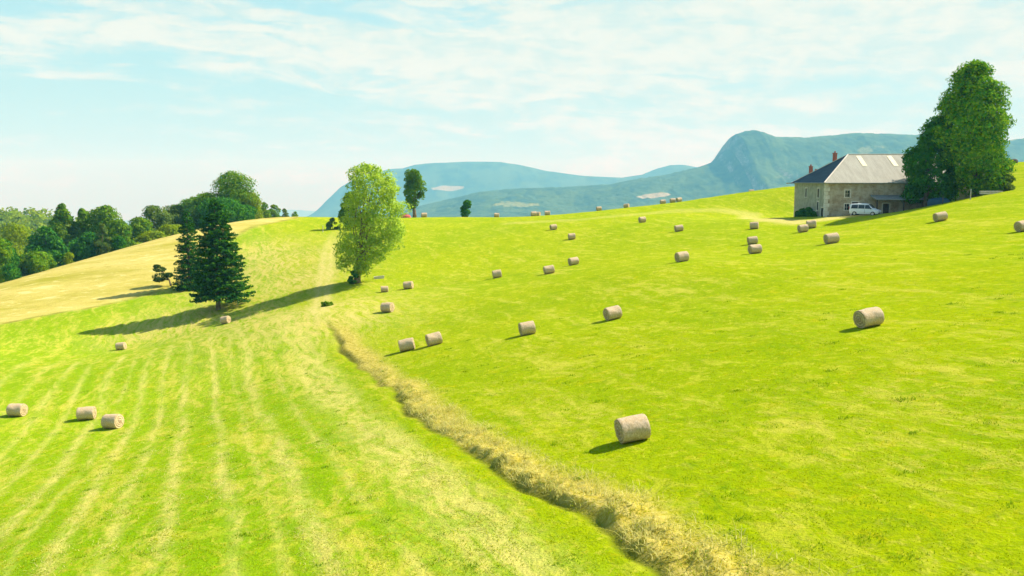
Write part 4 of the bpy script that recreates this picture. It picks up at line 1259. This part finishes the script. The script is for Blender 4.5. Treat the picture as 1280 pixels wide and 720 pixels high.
def sow():
    rng = np.random.default_rng(77)
    # uncut dry grass on the bank of the ditch
    seg = np.diff(DITCH, axis=0); ln = np.hypot(seg[:, 0], seg[:, 1]); n = 60000
    k = rng.choice(len(seg), n, p=ln * np.where(np.arange(len(ln)) == 0, .35, 1) / (ln * np.where(np.arange(len(ln)) == 0, .35, 1)).sum())
    u = rng.uniform(0, 1, n)[:, None]
    side = np.stack([seg[k, 1], -seg[k, 0]], 1) / ln[k][:, None]
    off = rng.uniform(-.25, 4.2, n)[:, None]
    P2 = DITCH[k] + seg[k] * u + side * off
    x, y = P2[:, 0], P2[:, 1]
    d, al, end, dep, wid = ditch_terms(x, y)
    keep = (d > .12) & (d < wid * (.35 + .9 * rng.uniform(size=n))) & (vnoise(x * 1.1, y * 1.1, 3) > .25) & (end > .3)
    x, y, d = x[keep], y[keep], d[keep]
    z = ground_h(x, y)
    h = rng.uniform(.08, .31, len(x)) * (.4 + vnoise(x * .8, y * .8, 5)) * end[keep] * smooth(-al[keep], -125, -45)
    grass('dry_grass', np.stack([x, y, z - .02], 1), None, h, .014, 1.3, M['grass_dry'], rng)
    # short meadow grass in the foreground
    n = 150000
    Y = 15 + 50 * rng.uniform(0, 1, n) ** 1.25; X = Y * rng.uniform(-.66, .66, n)
    keep = vnoise(X * 1.6, Y * 1.6, 9) * .6 + vnoise(X * 5, Y * 5, 10) * .4 > .42
    X, Y = X[keep], Y[keep]; Z = ground_h(X, Y)
    h = rng.uniform(.02, .065, len(X)) * (.6 + .8 * vnoise(X * .5, Y * .5, 12))
    grass('short_grass', np.stack([X, Y, Z - .01], 1), None, h, .016, .9, M['grass_green'], rng)

    # darker tussocks left standing by the mower
    nc = 260; Yc = 17 + 60 * rng.uniform(0, 1, nc) ** 1.2; Xc = Yc * rng.uniform(-.62, .62, nc); k = rng.integers(0, nc, 9000)
    rr = .22 * rng.uniform(.5, 1.4, nc)
    X = Xc[k] + rng.normal(size=9000) * rr[k]; Y = Yc[k] + rng.normal(size=9000) * rr[k] * .8
    grass('grass_tussocks', np.stack([X, Y, ground_h(X, Y) - .01], 1), None, rng.uniform(.04, .13, 9000), .014, .7, M['grass_tuft'], rng)
    # loose hay left along the raked rows
    n = 42000; rows_ = np.array((8.3, 8.3, 5.6, 3.4, 3.4, .5, .5, -1.9, -3.8, -5.7, -8.8, -11.2, -13.4)); q = rng.integers(0, len(rows_), n)
    vv = 16 + 62 * rng.uniform(0, 1, n); uu = rows_[q] + .9 * fbm(vv / 11, vv * 0 + rows_[q], 2, 31) + rng.normal(size=n) * .42
    X = uu * math.cos(ROWA) - vv * math.sin(ROWA); Y = uu * math.sin(ROWA) + vv * math.cos(ROWA)
    keep = (vnoise(X * .9, Y * .9, 51) > .48) & (vnoise(vv / 6, vv * 0 + rows_[q] * 3, 17) > .35)
    X, Y = X[keep], Y[keep]
    grass('loose_hay', np.stack([X, Y, ground_h(X, Y)], 1), None, rng.uniform(.02, .06, len(X)), .013, 2.8, M['grass_dry'], rng)


sow()
